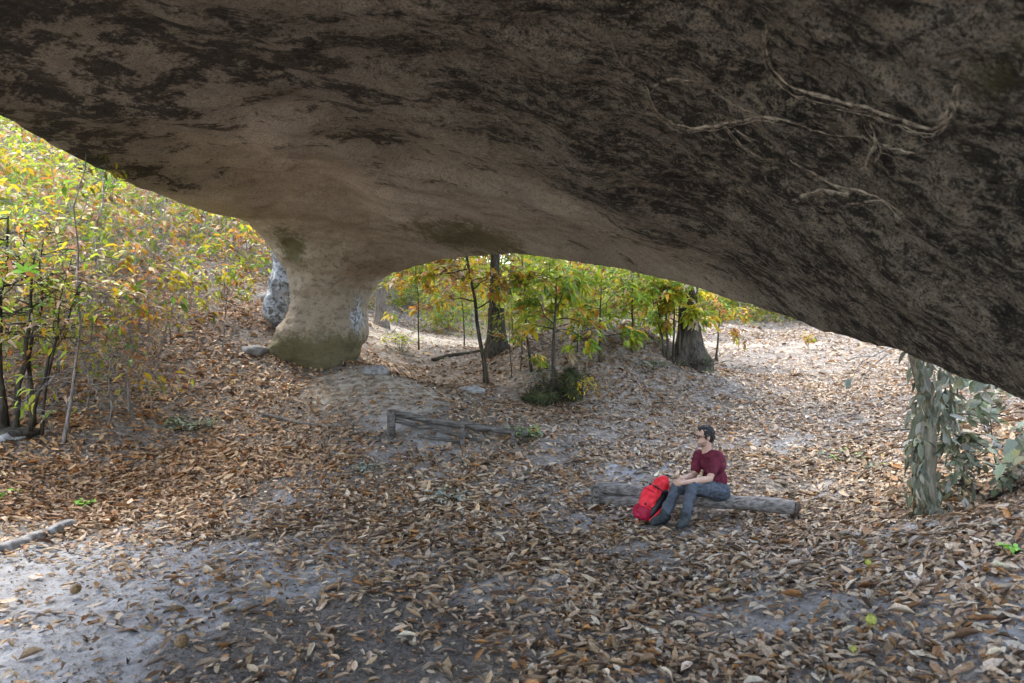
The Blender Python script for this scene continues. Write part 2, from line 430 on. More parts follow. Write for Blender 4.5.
# closed Catmull-Rom through the rim
def catmull(Pts, k=8, closed=True):
    n = len(Pts); out = []
    for i in range(n if closed else n - 1):
        p0, p1, p2, p3 = (Pts[(i - 1) % n] if closed or i > 0 else Pts[i]), Pts[i], Pts[(i + 1) % n], (Pts[(i + 2) % n] if closed or i + 2 < n else Pts[(i + 1) % n])
        for j in range(k):
            t = j / k
            out.append(.5 * ((2 * p1) + (-p0 + p2) * t + (2 * p0 - 5 * p1 + 4 * p2 - p3) * t * t + (-p0 + 3 * p1 - 3 * p2 + p3) * t ** 3))
    if not closed: out.append(Pts[-1])
    return np.array(out)
rc = catmull(rp, 8); nr = len(rc)
rings = []
for s_ in np.linspace(0.02, 1, 46):
    xy = cen + (rc[:, :2] - cen) * s_
    z = tpsR(xy[:, 0], xy[:, 1])
    w_ = max(0, (s_ - .9) / .1) ** 2
    z = z * (1 - w_) + rc[:, 2] * w_
    rings.append(np.c_[xy, z])
out_dir = (rc[:, :2] - cen); out_dir /= np.linalg.norm(out_dir, axis=1)[:, None]
hgt = np.clip(4.2 - .25 * rc[:, 2], 2.2, 4.2)
for a_, u_ in [(.05, .06), (.14, .22), (.28, .5), (.4, .8), (.45, 1)]:
    rings.append(np.c_[rc[:, :2] + out_dir * a_, rc[:, 2] + hgt * u_])
base = rings[-1]
for t in np.linspace(.06, .97, 16):
    k_ = 1 - t
    xy = cen + (base[:, :2] - cen) * k_
    z = base[:, 2] * k_ ** .6 + (1 - k_ ** .6) * 8.6
    rings.append(np.c_[xy, z])
rk = Acc()
V = np.concatenate(rings); Fq = []
for i in range(len(rings) - 1):
    for k in range(nr):
        a = i * nr + k; b = i * nr + (k + 1) % nr
        Fq.append((a, a + nr, b + nr, b))
V = np.r_[V, [[*cen, tpsR(cen[0], cen[1])[0]]], [[*cen, 8.62]]]
for k in range(nr):
    Fq.append((len(V) - 2, k, (k + 1) % nr)); o_ = (len(rings) - 1) * nr
    Fq.append((len(V) - 1, o_ + (k + 1) % nr, o_ + k))
rk.add(V, Fq)
# pillar: rings from left/right edges at each height, front/back depth
pil = [(392,300,338,13.6,14.9),(376,290,348,13.4,15.1),(366,272,358,13.05,15.3),(352,263,365,12.95,15.45),(335,272,367,13.0,15.45),(315,286,366,13.15,15.4),(300,290,369,13.2,15.35),
   (288,289,376,13.15,15.35),(278,287,385,13.05,15.4),(268,284,402,12.85,15.45),(256,280,430,12.6,15.5),(244,276,465,12.2,15.5),(232,268,500,11.7,15.4),(220,262,540,11.2,15.2),(205,262,560,11.0,15.0)]
pil = [(p_[0], p_[1] + (7 if p_[0] > 260 else 2), p_[2] - (7 if p_[0] > 262 else 0), p_[3], p_[4]) for p_ in pil]
Vp = []; NS = 40
for py, l, r_, yf_, yb in pil:
    yc = (yf_ + yb) / 2; z = CAMZ - (py - 325.4) * 14.2 / F
    xl = (l - 512) / F * 14.2; xr = (r_ - 512) / F * 14.2
    for k in range(NS):
        a = 2 * math.pi * k / NS; ca, sa = math.cos(a), math.sin(a)
        e = .78
        Vp.append(((xl + xr) / 2 + (xr - xl) / 2 * math.copysign(abs(ca) ** e, ca), yc + (yb - yf_) / 2 * math.copysign(abs(sa) ** e, sa), z))
Vp = np.array(Vp); Fp = []
for i in range(len(pil) - 1):
    for k in range(NS):
        a = i * NS + k; b = i * NS + (k + 1) % NS
        Fp.append((a, b, b + NS, a + NS))
Fp.append(tuple(range(NS - 1, -1, -1))); Fp.append(tuple((len(pil) - 1) * NS + k for k in range(NS)))
rk.add(Vp, Fp)
a_ = Acc(); ellipsoid(a_, (0, 0, 0), (1, 1, 1), seg=30, ring=20); Vc = np.concatenate(a_.V)
Vc = np.sign(Vc) * np.abs(Vc) ** .75; Vc = Vc * np.array([.38, .6, .98]); Vc[:, 0] += -.12 * (Vc[:, 2] < .2) * (-Vc[:, 2] + .2); Vc += .10 * fbm(Vc * 2.3 + 5, 3)[:, None] * np.sign(Vc)
rk.add(Vc + np.array(P(289, 286, 14.75)), a_.F)
VOX = .05
rock_me = fuse('rock', rk, VOX, 10, M['rock'])
nv = len(rock_me.vertices)
co = np.empty(nv * 3, np.float32); rock_me.vertices.foreach_get('co', co); co = co.reshape(-1, 3).astype(float)
no = np.empty(nv * 3, np.float32); rock_me.vertices.foreach_get('normal', no); no = no.reshape(-1, 3).astype(float)
# rotated anisotropic frame = bedding direction
bed = np.array([.82, -.25, -.50]); bed /= np.linalg.norm(bed)
q = co - (co @ bed)[:, None] * bed * .68
near = np.clip(1.2 - np.hypot(co[:, 0] - 2.2, co[:, 1] - 3.2) / 5.0, 0, 1)
pilm = np.exp(-(((co[:, 0] + 3.9) / 2.2) ** 2 + ((co[:, 1] - 14.0) / 2.6) ** 2))
dr_ = np.full(nv, 9.)
for i in range(0, nr, 2): dr_ = np.minimum(dr_, (co[:, 0] - rc[i, 0]) ** 2 + (co[:, 1] - rc[i, 1]) ** 2)
rimf = .35 + .65 * np.clip((np.sqrt(dr_) - .2) / .9, 0, 1)
amp = (1 - .5 * pilm)
disp = (.02 * near + .004) * fbm(co * 7.5 + 2, 3) + .13 * fbm(co * .55, 3) * (1 - .6 * pilm) + .05 * amp * fbm(q * 2.1, 3) + (.010 + .022 * near) * amp * (1 - np.abs(fbm(q * 5.5, 3)))
disp = disp * rimf + .022 * pilm * fbm(co * np.array([1.5, 1.5, 9.]), 3) + .012 * fbm(co * 9, 3) * pilm
# scoops and facets on the pillar base
disp += .05 * pilm * (1 - np.abs(fbm(co * np.array([2.2, 2.2, 3.0]) + 3, 4)))
disp += .16 * pilm * np.clip(fbm(co * np.array([1.6, 1.6, .8]) + 9, 2), -1, .6) * np.clip((3.0 - co[:, 2]) / 1.0, 0, 1)
co2 = co + no * disp[:, None]
rock_me.vertices.foreach_set('co', co2.astype(np.float32).ravel())
def gauss3(p, r): return np.exp(-(((co2 - np.array(p)) / np.array(r)) ** 2).sum(1))
moss = 1.0 * gauss3(P(296, 244, 13.0), (.35, .9, .5)) + .75 * gauss3(P(490, 240, 11), (1.3, 1.0, .5)) + .35 * gauss3(P(410, 232, 11.5), (1.2, 1.2, .5))
moss += np.clip((2.5 - co2[:, 2]) / 1.0, 0, .9) * pilm ** .3 + .6 * gauss3(P(320, 360, 13.2), (1.2, .8, .35))
moss += .7 * gauss3(P(960, 20, 2.5), (.18, .3, .18)) + .55 * gauss3(P(985, 85, 2.5), (.12, .3, .12)) + .6 * gauss3(P(5, 118, 8), (.7, .7, .4)) + .3 * gauss3(P(610, 272, 9.5), (.8, .6, .25))
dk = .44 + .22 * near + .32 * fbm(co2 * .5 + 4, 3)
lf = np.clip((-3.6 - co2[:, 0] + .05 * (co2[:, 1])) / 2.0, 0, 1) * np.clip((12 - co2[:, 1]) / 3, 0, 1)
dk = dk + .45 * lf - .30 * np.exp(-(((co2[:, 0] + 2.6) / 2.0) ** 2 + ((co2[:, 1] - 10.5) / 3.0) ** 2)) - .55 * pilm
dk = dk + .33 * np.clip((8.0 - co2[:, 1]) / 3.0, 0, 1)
pl = np.clip((-4.40 - co2[:, 0]) / .12, 0, 1) * np.clip(-no[:, 0] * 2 + 1.2, 0, 1) * (co2[:, 1] > 13.9) * (co2[:, 1] < 16) * np.clip((3.95 - co2[:, 2]) / .3, 0, 1) * np.clip((co2[:, 2] - 1.6) / .5, 0, 1)  # skylit left side of the pillar, painted pale by position and normal
pl += gauss3((-3.0, 13.9, 2.36), (.20, .7, .34)) * 1.2 * (no[:, 0] > .25)  # lit chip on the pillar's right side, brightness painted in too
pl = np.clip(pl, 0, 1)
for nm, v in (('dark', np.clip(dk, 0, 1)), ('pale', pl), ('moss', np.clip(moss, 0, 1)), ('near', near), ('warm', np.clip(pilm * 1.3, 0, 1) * np.clip((4.4 - co2[:, 2]) / .8, 0, 1))):
    a = rock_me.attributes.new(nm, 'FLOAT', 'POINT'); a.data.foreach_set('value', v.astype(np.float32))
rock_me.update()
arch = empty('rock_arch', (-3.9, 14.2, 1.1), 'huge mushroom shaped sandstone boulder whose overhang roofs the clearing and rests on a narrow pillar', 'rock arch')
ro = link('boulder', rock_me, arch); ro.location = -arch.location
poly = np.empty(len(rock_me.polygons) * 4, np.int32)
bm = bmesh.new(); bm.from_mesh(rock_me); bvh = BVHTree.FromBMesh(bm); bm.free()
cam_o = Vector((0, 0, CAMZ))
def on_rock(px, py):
    p = P(px, py, 10); dr = (p - cam_o).normalized()
    hit = bvh.ray_cast(cam_o, dr)
    return hit[0], hit[1]
# pale root traces stuck to the ceiling, near right
traces = [
 ([(766,25),(768,55),(778,76),(800,90),(835,100),(868,108),(900,119),(928,128),(945,124),(956,108),(958,84)], .013),
 ([(958,84),(952,95),(948,112),(938,122)], .010),
 ([(646,85),(656,110),(680,126),(712,126),(745,119),(775,117)], .011),
 ([(650,92),(668,80),(700,82),(724,98),(750,112),(790,122),(830,134),(868,138)], .008),
 ([(725,126),(745,148),(762,158)], .007), ([(735,128),(752,142)], .006),
 ([(870,120),(875,140),(866,165),(872,172)], .011), ([(872,140),(900,150),(930,156)], .007),
 ([(790,160),(812,172),(835,186),(862,192),(885,202),(902,222)], .010), ([(795,200),(820,190),(850,194)], .011),
 ([(600,18),(612,40),(620,62),(640,80)], .008), ([(845,205),(880,200),(905,215)], .006), ([(868,134),(880,146),(878,160)], .007),
]
rt = Acc()
for line, rad in traces:
    pts = catmull(np.array(line, float), 5, False)
    W = []
    for i, (x_, y_) in enumerate(pts):
        h_, n_ = on_rock(x_ + random.uniform(-1, 1), y_ + random.uniform(-1, 1))
        if h_ is None: continue
        W.append(np.array(h_) + np.array(n_) * (-.35 * rad if n_.dot(h_ - cam_o) < 0 else .35 * rad))
    if len(W) < 3: continue
    W = np.array(W); tt = np.linspace(0, 1, len(W))
    rt.tube(W, .85 * rad * (.6 + .5 * np.sin(tt * math.pi)) * (1 + .35 * rng.standard_normal(len(W)).clip(-1, 1) * .5), 7, .25)
    for k in range(5):
        off = rng.standard_normal((1, 3)) * .014
        rt.tube(W + off + rng.standard_normal(W.shape) * .004, rad * .2, 5, .3)
o = link('dried_root', rt.mesh('dried_root', M['vine']), arch); o.location = -arch.location
tag(o, 'pale thread-like dried roots clinging to the underside of the rock')

# ---------------------------------------------------------------- leaf litter
PAL = np.array([(.47,.41,.35),(.40,.335,.275),(.56,.52,.47),(.33,.25,.18),(.29,.17,.085),(.36,.21,.095),(.17,.115,.08),(.09,.065,.05),(.45,.36,.26),(.46,.45,.45),(.24,.18,.14)])
PW = np.array([.17,.15,.09,.12,.09,.06,.10,.08,.09,.05,.04]); PW /= PW.sum()
def litter_zone(n, x0, x1, y0, y1, scale, keep):
    x = rng.uniform(x0, x1, n); y = rng.uniform(y0, y1, n)
    ok = np.abs(x) < y * .80 + 1.0
    x, y = x[ok], y[ok]
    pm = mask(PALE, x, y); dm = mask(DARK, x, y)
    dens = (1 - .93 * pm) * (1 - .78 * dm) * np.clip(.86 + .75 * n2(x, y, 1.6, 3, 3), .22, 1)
    ok = rng.random(len(x)) < dens * keep
    return x[ok], y[ok], np.full(ok.sum(), scale)
Z = [litter_zone(34000, -5, 5, 2.4, 6, 1, 1), litter_zone(76000, -9, 9, 6, 10, 1, 1), litter_zone(90000, -14, 14, 10, 16, 1.0, 1),
     litter_zone(56000, -22, 20, 16, 26, 1.3, 1), litter_zone(40000, -40, 36, 26, 48, 2.0, 1), litter_zone(4000, -3.5, 3.5, -2, 2.4, 1, 1)]
x = np.concatenate([z[0] for z in Z]); y = np.concatenate([z[1] for z in Z]); scl = np.concatenate([z[2] for z in Z])
clr = np.ones(len(x), bool)
for bx_, by_, br_ in ((1.80, 7.15, .12), (1.84, 7.3, .12), (1.52, 7.33, .14), (1.66, 7.42, .14)):
    clr &= np.hypot(x - bx_, y - by_) > br_
x, y, scl = x[clr], y[clr], scl[clr]
N = len(x)
e = .03; z0 = H(x, y); gxn = (H(x + e, y) - z0) / e; gyn = (H(x, y + e) - z0) / e
nrm = np.stack([-gxn, -gyn, np.ones(N)], 1); nrm /= np.linalg.norm(nrm, axis=1)[:, None]
tilt = rng.standard_normal((N, 3)) * .17; nrm2 = nrm + tilt; nrm2 /= np.linalg.norm(nrm2, axis=1)[:, None]
az = rng.uniform(0, 2 * math.pi, N); dd = np.stack([np.cos(az), np.sin(az), np.zeros(N)], 1)
dd = dd - nrm2 * (dd * nrm2).sum(1)[:, None]
frag = rng.random(N) < .55
L = np.where(frag, rng.uniform(.03, .075, N), (rng.gamma(10, .1, N) * .112).clip(.05, .19)) * scl; W = L * np.where(frag, rng.uniform(.45, .95, N), rng.uniform(.28, .5, N))
lift = rng.uniform(.003, .028, N) + .3 * L * np.abs((dd * nrm).sum(1))
pos = np.stack([x, y, z0], 1) + nrm * lift[:, None] - dd * L[:, None] * .5
pi_ = rng.choice(len(PAL), N, p=PW)
col = 1.04 * PAL[pi_] * np.array([[1.07, .97, .82]]) * rng.uniform(.6, 1.3, (N, 1)) * (1 + .015 * rng.standard_normal((N, 3)))
brown = mask([(-7, 10.5, 4.5, 1), (-9, 14, 6, 1)], x, y)[:, None]
col = col * (1 - brown * np.array([[-.10, .15, .40]]))
mound_shade = mask([(1.5, 14.0, 2.6, .9), (-1, 14.6, 1.8, .7)], x, y)[:, None]  # tree shade on the mound, painted into the leaf colours
col = col * (1 - mound_shade * np.array([[.55, .6, .66]]))
# patch-wise tone
col *= (1 + .22 * n2(x, y, .8, 2, 8))[:, None]
# crumbs of leaf and bark trodden into the bare ground
xd = rng.uniform(-7, 6, 42000); yd = rng.uniform(2.6, 11, 42000); kd = (np.abs(xd) < yd * .85); xd, yd = xd[kd], yd[kd]; nd = len(xd)
zd = H(xd, yd); ad = rng.uniform(0, 6.283, nd); Ld = rng.uniform(.008, .035, nd)
DP = np.array([(.10, .075, .055), (.20, .16, .12), (.34, .29, .23), (.26, .16, .09)])
pos = np.r_[pos, np.stack([xd, yd, zd + .006], 1)]; dd = np.r_[dd, np.stack([np.cos(ad), np.sin(ad), rng.normal(0, .15, nd)], 1)]
nrm2 = np.r_[nrm2, np.stack([rng.normal(0, .25, nd), rng.normal(0, .25, nd), np.ones(nd)], 1)]; L = np.r_[L, Ld]; W = np.r_[W, Ld * rng.uniform(.2, .9, nd)]
col = np.r_[col, DP[rng.integers(0, 4, nd)]]; N = len(L)
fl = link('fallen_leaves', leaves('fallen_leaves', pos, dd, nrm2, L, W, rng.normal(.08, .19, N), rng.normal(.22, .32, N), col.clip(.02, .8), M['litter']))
tag(fl, 'brown and tan fallen chestnut leaves covering the clearing floor', 'fallen leaves', kind='stuff')

# ---------------------------------------------------------------- plants
YG = np.array([(.36,.42,.035),(.29,.39,.04),(.54,.43,.03),(.60,.38,.025),(.17,.29,.045),(.48,.22,.06),(.30,.17,.09),(.46,.37,.25)])
def pal(w): w = np.array(w, float); return w / w.sum()
P_MIX = pal([3.4,4,1.6,1,3.4,1.6,2.4,2.6]); P_GREEN = pal([4,4,1.5,.8,4,.6,.3,.6]); P_BROWN = pal([1,.8,1,.8,.4,1.5,3.5,5]); P_YEL = pal([4,3.5,3,1.6,2,1,.8,1]); P_OR = pal([1.5,1,2,2,.6,3,2,2])
def rand_unit(n):
    v = rng.standard_normal((n, 3)); return v / np.linalg.norm(v, axis=1)[:, None]
def grow(height, r0, lean=(0, 0), limbs=9, start=.35, spread=1.0, up=.35, wob=.05, top=True, sub=3):
    tr = Acc(); br = Acc(); tips = []
    n = 9; t = np.linspace(0, 1, n)
    w = np.cumsum(rng.standard_normal((n, 2)) * wob * height / n, axis=0); w -= w[0]
    trunk = np.stack([lean[0] * t * height + w[:, 0], lean[1] * t * height + w[:, 1], t * height], 1)
    trunk[0, 2] = -.12
    rad = r0 * (1 - .8 * t ** 1.1); rad[0] *= 1.45
    tr.tube(trunk, rad, 10 if r0 > .08 else 6, .1 if r0 > .08 else 0)
    def at(tt):
        return np.array([np.interp(tt, t, trunk[:, k]) for k in range(3)])
    for i in range(limbs):
        tt = start + (1 - start) * (i + rng.random()) / limbs
        p0 = at(tt); a = i * 2.4 + rng.uniform(-.6, .6)
        ln = spread * (1.15 - .6 * tt) * rng.uniform(.6, 1.15)
        dr = np.array([math.cos(a), math.sin(a), up * rng.uniform(.2, 1.7)]); dr /= np.linalg.norm(dr)
        pts = [p0]; dcur = dr.copy(); m = 6
        for k in range(m):
            dcur = dcur + rng.standard_normal(3) * .22 + np.array([0, 0, -.05]); dcur /= np.linalg.norm(dcur)
            pts.append(pts[-1] + dcur * ln / m)
        pts = np.array(pts); lr = max(.004, min(r0 * .45, .05) * (1 - tt * .5))
        br.tube(pts, np.linspace(lr, .003, len(pts)), 5, cap=False)
        tips.append((pts[-1], dcur.copy()))
        for k in range(sub):
            j = rng.integers(2, m); sd = dcur + rng.standard_normal(3) * .8; sd[2] = sd[2] * .5 + .05; sd /= np.linalg.norm(sd)
            l2 = ln * rng.uniform(.25, .55)
            pp = [pts[j]]
            for q_ in range(3): pp.append(pp[-1] + (sd + rng.standard_normal(3) * .18) * l2 / 3)
            br.tube(np.array(pp), np.linspace(.006, .002, 4), 4, cap=False)
            tips.append((pp[-1], sd)); tips.append((pp[2], sd))
    if top: tips.append((trunk[-1], np.array([0, 0, 1.])))
    return tr, br, tips
def leaf_cloud(tips, per, LL, w, scatter=.06, droop=.5, simple=False, name='foliage', mat=None, ratio=.36, cols=YG, frac=1.):
    tips = [t_ for t_ in tips if rng.random() < frac]
    n = len(tips) * per
    base = np.repeat(np.array([t_[0] for t_ in tips]), per, 0); dr = np.repeat(np.array([t_[1] for t_ in tips]), per, 0)
    o_ = rand_unit(n); o_[:, 2] = o_[:, 2] * .35 - droop * .35
    dd = o_ * .9 + dr * .5
    nn = np.stack([rng.standard_normal(n) * .35, rng.standard_normal(n) * .35, np.ones(n)], 1)
    ps = base + rng.standard_normal((n, 3)) * scatter
    L = LL * rng.uniform(.55, 1.15, n)
    # neighbours on a twig share a hue
    ci = np.repeat(rng.choice(len(cols), len(tips), p=w), per); mixm = rng.random(n) < .35
    ci[mixm] = rng.choice(len(cols), mixm.sum(), p=w)
    col = cols[ci] * rng.uniform(.7, 1.25, (n, 1)) * (1 + .06 * rng.standard_normal((n, 3)))
    return leaves(name, ps, dd, nn, L, L * ratio, rng.uniform(.05, .6, n), rng.normal(.2, .2, n), col.clip(.01, .85), mat or M['leaf'], simple)
def plant(name, label, cat, loc, height, r0, per=6, LL=.16, w=P_MIX, group=None, bark='twig', frac=1., simple=False, scatter=.05, leafmat=None, ratio=.36, cols=YG, **kw):
    root = empty(name, loc, label, cat, group)
    tr, br, tips = grow(height, r0, **kw)
    if br.n: tr.add(np.concatenate(br.V), br.F)
    link('trunk' if r0 > .035 else 'stem', tr.mesh('trunk', M[bark]), root)
    if per and tips: link('foliage', leaf_cloud(tips, per, LL, w, simple=simple, frac=frac, scatter=scatter, mat=leafmat, ratio=ratio, cols=cols), root)
    return root
def copy_tree(o, loc, rz=0, s=1, label=None, group=None):
    c = o.copy(); COL.objects.link(c); c.location = loc; c.rotation_euler = (0, 0, rz); c.scale = (s, s, s)
    if label: c['label'] = label
    if group: c['group'] = group
    for ch in list(o.children):
        d_ = ch.copy(); COL.objects.link(d_); d_.parent = c
    return c
def gl(px, py): return G(px, py)
def at_xy(x_, y_): return Vector((x_, y_, Hs(x_, y_)))

# --- trees on the mound
def flare_trunk(name, label, loc, h, r, lean=(0, 0), bark='barkdark', w=P_MIX):
    root = empty(name, loc, label, 'tree')
    tr, br, tips = grow(h, r * .8, lean=lean, limbs=20, start=.45, spread=3.2, up=.5, wob=.03, sub=4)
    a = Acc(); n = 40; hh = np.array([-.3, 0, .12, .3, .6, 1.1])
    V = []
    ph = rng.uniform(0, 6)
    for z in hh:
        f_ = r * (1.05 + 1.0 * math.exp(-max(z, 0) / .28))
        for k in range(n):
            an = 2 * math.pi * k / n
            rr = f_ * (1 + (.16 * math.sin(3 * an + ph) + .1 * math.sin(7 * an + 1.3 * ph)) * math.exp(-max(z, 0) / .5))
            V.append((math.cos(an) * rr + lean[0] * z, math.sin(an) * rr + lean[1] * z, z))
    Fq = [(i * n + k, i * n + (k + 1) % n, (i + 1) * n + (k + 1) % n, (i + 1) * n + k) for i in range(len(hh) - 1) for k in range(n)]
    a.add(np.array(V), Fq)
    tr.add(np.concatenate(a.V), a.F)
    tr.add(np.concatenate(br.V), br.F); link('trunk', tr.mesh('trunk', M[bark]), root)
    link('crown', leaf_cloud(tips, 13, .30, w, name='crown', scatter=.3), root)
    return root
flare_trunk('chestnut_tree', 'thick mossy trunk rising from the mound behind the thin leaning stems', gl(496, 355), 7.5, .18, w=P_MIX)
flare_trunk('chestnut_tree', 'thick dark trunk with flared mossy base and shoots round it, behind the seated man', gl(689, 360), 7.5, .205, w=P_GREEN)
def on(px, py): return gl(px, py)
plant('young_tree', 'slender dark trunk leaning left in front of the thick mossy tree', 'tree', on(487, 383), 3.4, .055, lean=(-.16, 0), limbs=10, start=.42, spread=1.3, w=P_OR, bark='barkdark', per=6, LL=.24, ratio=.4)
plant('young_tree', 'thin upright stem just right of the leaning slender trunk', 'tree', on(532, 372), 2.9, .028, lean=(-.1, .05), limbs=8, start=.4, spread=1.0, w=P_OR, bark='barkdark', per=6, LL=.18)
plant('young_tree', 'forked sapling with green and yellow leaves growing out of the mossy mound', 'tree', on(553, 396), 2.35, .05, lean=(.02, 0), limbs=13, start=.5, spread=1.35, up=.55, w=P_GREEN, bark='barkdark', per=7, LL=.25, ratio=.4)
plant('young_tree', 'low sapling with broad pale green leaves at the mound crest', 'tree', on(600, 362), 1.75, .03, limbs=11, start=.3, spread=1.2, up=.4, w=P_GREEN, bark='barkdark', per=7, LL=.25, ratio=.4)
plant('young_tree', 'low sapling with browning leaves spreading over the path behind the mound', 'tree', on(632, 352), 1.6, .028, limbs=9, start=.4, spread=1.0, up=.4, w=P_MIX, bark='barkdark', per=7, LL=.18)
for i, (px, py, ln, h) in enumerate([(665, 357, -.14, 1.7), (669, 360, -.07, 1.7), (673, 362, .0, 1.6), (679, 362, .05, 1.6)]):
    plant('sucker_shoot', 'one of the upright dark shoots sprouting left of the flared trunk', 'shoot', on(px, py), h, .028, lean=(ln, 0), limbs=6, start=.55, spread=1.0, up=.15, w=P_YEL, bark='barkdark', per=8, LL=.23, ratio=.4, group='upright shoots sprouting left of the flared trunk')
plant('young_tree', 'lone straight young stem right of the flared trunk, yellow leaves on top', 'tree', on(716, 361), 1.5, .032, lean=(.05, 0), limbs=7, start=.6, spread=.95, up=.1, w=P_OR, bark='barkdark', per=7, LL=.2)
plant('seedling', 'tiny seedling with one orange leaf tuft standing alone on far ground', 'seedling', on(808, 350), .42, .012, limbs=2, start=.7, spread=.2, w=P_OR, per=4, LL=.16)
plant('seedling', 'small bright yellow seedling at the foot of the mossy mound', 'seedling', on(584, 401), .38, .008, limbs=6, start=.2, spread=.32, w=pal([1,0,5,4,.5,0,0,0]), per=3, LL=.1)
plant('seedling', 'tiny green seedling sprouting left of the mossy hump', 'seedling', on(538, 372), .3, .006, limbs=2, start=.5, spread=.15, w=pal([2,1,1,0,2,0,0,0]), per=4, LL=.16)
# twiggy thin stems behind the mound
for i, (px, py, h) in enumerate([(514, 350, 1.6), (524, 350, 1.5), (577, 352, 1.2), (520, 372, 1.7), (512, 378, 1.3)]):
    plant('thin_stem', 'thin bare dark stem standing between the mound trees', 'sapling', on(px, py), h, .012, lean=(rng.uniform(-.1, .1), 0), limbs=5, start=.5, spread=.5, w=P_MIX, bark='barkdark', per=5, LL=.15, group='thin bare stems on the mound')
def herb(label, px, py, n, r, LL, cols, ratio=.4, h=.12, cat='plant'):
    loc = on(px, py); root = empty('ground_plant', loc, label, cat)
    st = Acc(); ps = []; dd = []
    for i in range(n):
        a_ = rng.uniform(0, 6.28); rr = r * math.sqrt(rng.random()); p = np.array([math.cos(a_) * rr, math.sin(a_) * rr, 0.]); hh = h * rng.uniform(.5, 1.2)
        tp = p * 1.1 + np.array([0, 0, hh]); st.tube(np.array([p * .12 - [0, 0, .02], p + [0, 0, hh * .5], tp]), [.003, .003, .002], 4, cap=False)
        for k in range(3):
            b_ = rng.uniform(0, 6.28); ps.append(tp); dd.append((math.cos(b_), math.sin(b_), rng.uniform(-.2, .5)))
    ps = np.array(ps); dd = np.array(dd); m = len(ps)
    cols = np.array(cols); col = cols[rng.integers(0, len(cols), m)] * rng.uniform(.8, 1.2, (m, 1))
    link('stem', st.mesh('stem', M['moss']), root)
    nn = np.stack([rng.normal(0, .3, m), rng.normal(0, .3, m), np.ones(m)], 1)
    L = LL * rng.uniform(.6, 1.2, m)
    link('foliage', leaves('foliage', ps, dd, nn, L, L * ratio, .3, .1, col, M['dull']), root)
# mossy hump with fern-dark growth
def hump(name, label, loc, r, w, n, cat, LL=.05, mat='moss'):
    a = Acc(); ellipsoid(a, (0, 0, 0), r, seg=28, ring=16)
    me = a.mesh('hump', None)
    return me
M['moss'] = mat_plain('moss', (.02, .026, .012), .95, (.06, .065, .025), 22, 1.5, .05)
def mossy_hump(label, loc, r, name='mossy_stump'):
    root = empty(name, loc, label, 'stump')
    a = Acc(); ellipsoid(a, (0, 0, r[2] * .3), r, seg=40, ring=24)
    V = np.concatenate(a.V); nn = V / (np.linalg.norm(V, axis=1)[:, None] + 1e-6)
    V = V + nn * (.55 * min(r) * fbm(V * 3.2 + 3, 4))[:, None]
    link('stump_body', mesh_from('stump_body', V, a.F, M['moss']), root)
    k = rng.integers(0, len(V), 900); sel = V[k]; nrm_ = nn[k]
    n = len(sel); dd = nrm_ * .6 + rand_unit(n) * .7; dd[:, 2] -= .1
    col = np.array([(.03, .045, .015), (.05, .06, .02), (.10, .08, .05)])[rng.integers(0, 3, n)]
    link('moss', leaves('moss', sel, dd, nrm_ + rand_unit(n) * .5, rng.uniform(.06, .24, n), rng.uniform(.008, .03, n), .6, 0, col, M['dull']), root)
mossy_hump('dark mossy stump rising behind the forked sapling', on(571, 398), (.2, .18, .34))
mossy_hump('low dark mossy root hollow left of the upright mossy stump', on(540, 401), (.34, .26, .12), 'mossy_root')
# twig pile around flared trunk
def twig_pile(label, loc, r, n, h):
    a = Acc()
    for i in range(n):
        p0 = np.array([rng.normal(0, r * .25), rng.normal(0, r * .25), .0]); dv = np.array([rng.normal(0, .5), rng.normal(0, .5), rng.uniform(.1, 1)]); dv /= np.linalg.norm(dv)
        ln = rng.uniform(.3, 1) * h
        pts = np.array([p0, p0 + dv * ln * .5 + rng.normal(0, .03, 3), p0 + dv * ln]); a.tube(pts, [.008, .006, .003], 4)
    o_ = link('brushwood', a.mesh('brushwood', M['barkdark'])); o_.location = loc
    tag(o_, label, 'brushwood'); return o_
herb('dark leafy weeds crowding round the dark mossy stump', 556, 392, 60, .6, .12, [(.08, .12, .05), (.14, .18, .07), (.2, .13, .07)], .4, .35)
twig_pile('dead twigs tangled over the dark mossy stump', on(560, 392), .8, 70, .6)
twig_pile('tangle of dead twigs heaped round the flared trunk', on(690, 366), .9, 90, .55)

# --- leaf covered stump, right
root = empty('leafy_stump', on(929, 515), 'pale trunk hung with big grey-green leaves, under the low rock edge', 'trunk')
bl = root.location
tr = Acc(); top = P(925, 352, 6.5) - bl
pts = np.array([(0, 0, -.15), (0, 0, .0), (-.01, .02, .3), (.0, .03, .7), (-.01, .04, 1.1), (top.x, .05, 1.7), (top.x + .05, .1, 2.6)])
tr.tube(catmull(pts, 4, False), np.interp(np.arange(25), [0, 4, 8, 16, 24], [.13, .11, .08, .07, .05]), 12, .12)
link('trunk', tr.mesh('trunk', mat_bark('pale_peeling_bark', (.17, .15, .11), (.40, .37, .28), .25, (.10, .10, .05))), root)
n = 430; zz = rng.uniform(.02, 1.75, n); aa = rng.uniform(0, 2 * math.pi, n); aa = np.where(rng.random(n) < .5, rng.normal(-1.6, 1.1, n), aa)
xr = .10 + .09 * rng.random(n)
sprd = np.where(zz < .75, rng.uniform(0, .30, n), rng.uniform(0, .06, n)) * (np.cos(aa) > -.3)
ps = np.stack([np.cos(aa) * (xr + sprd), np.sin(aa) * (xr + sprd * .6), zz], 1)
keep = ~((zz < .95) & (zz > .35) & (np.cos(aa) > -.75) & (np.cos(aa) < .1) & (np.sin(aa) < 0)); ps = ps[keep]; aa = aa[keep]; n = len(ps)
dd = np.stack([np.cos(aa) * .25, np.sin(aa) * .25, -np.ones(n)], 1) + rng.standard_normal((n, 3)) * .3
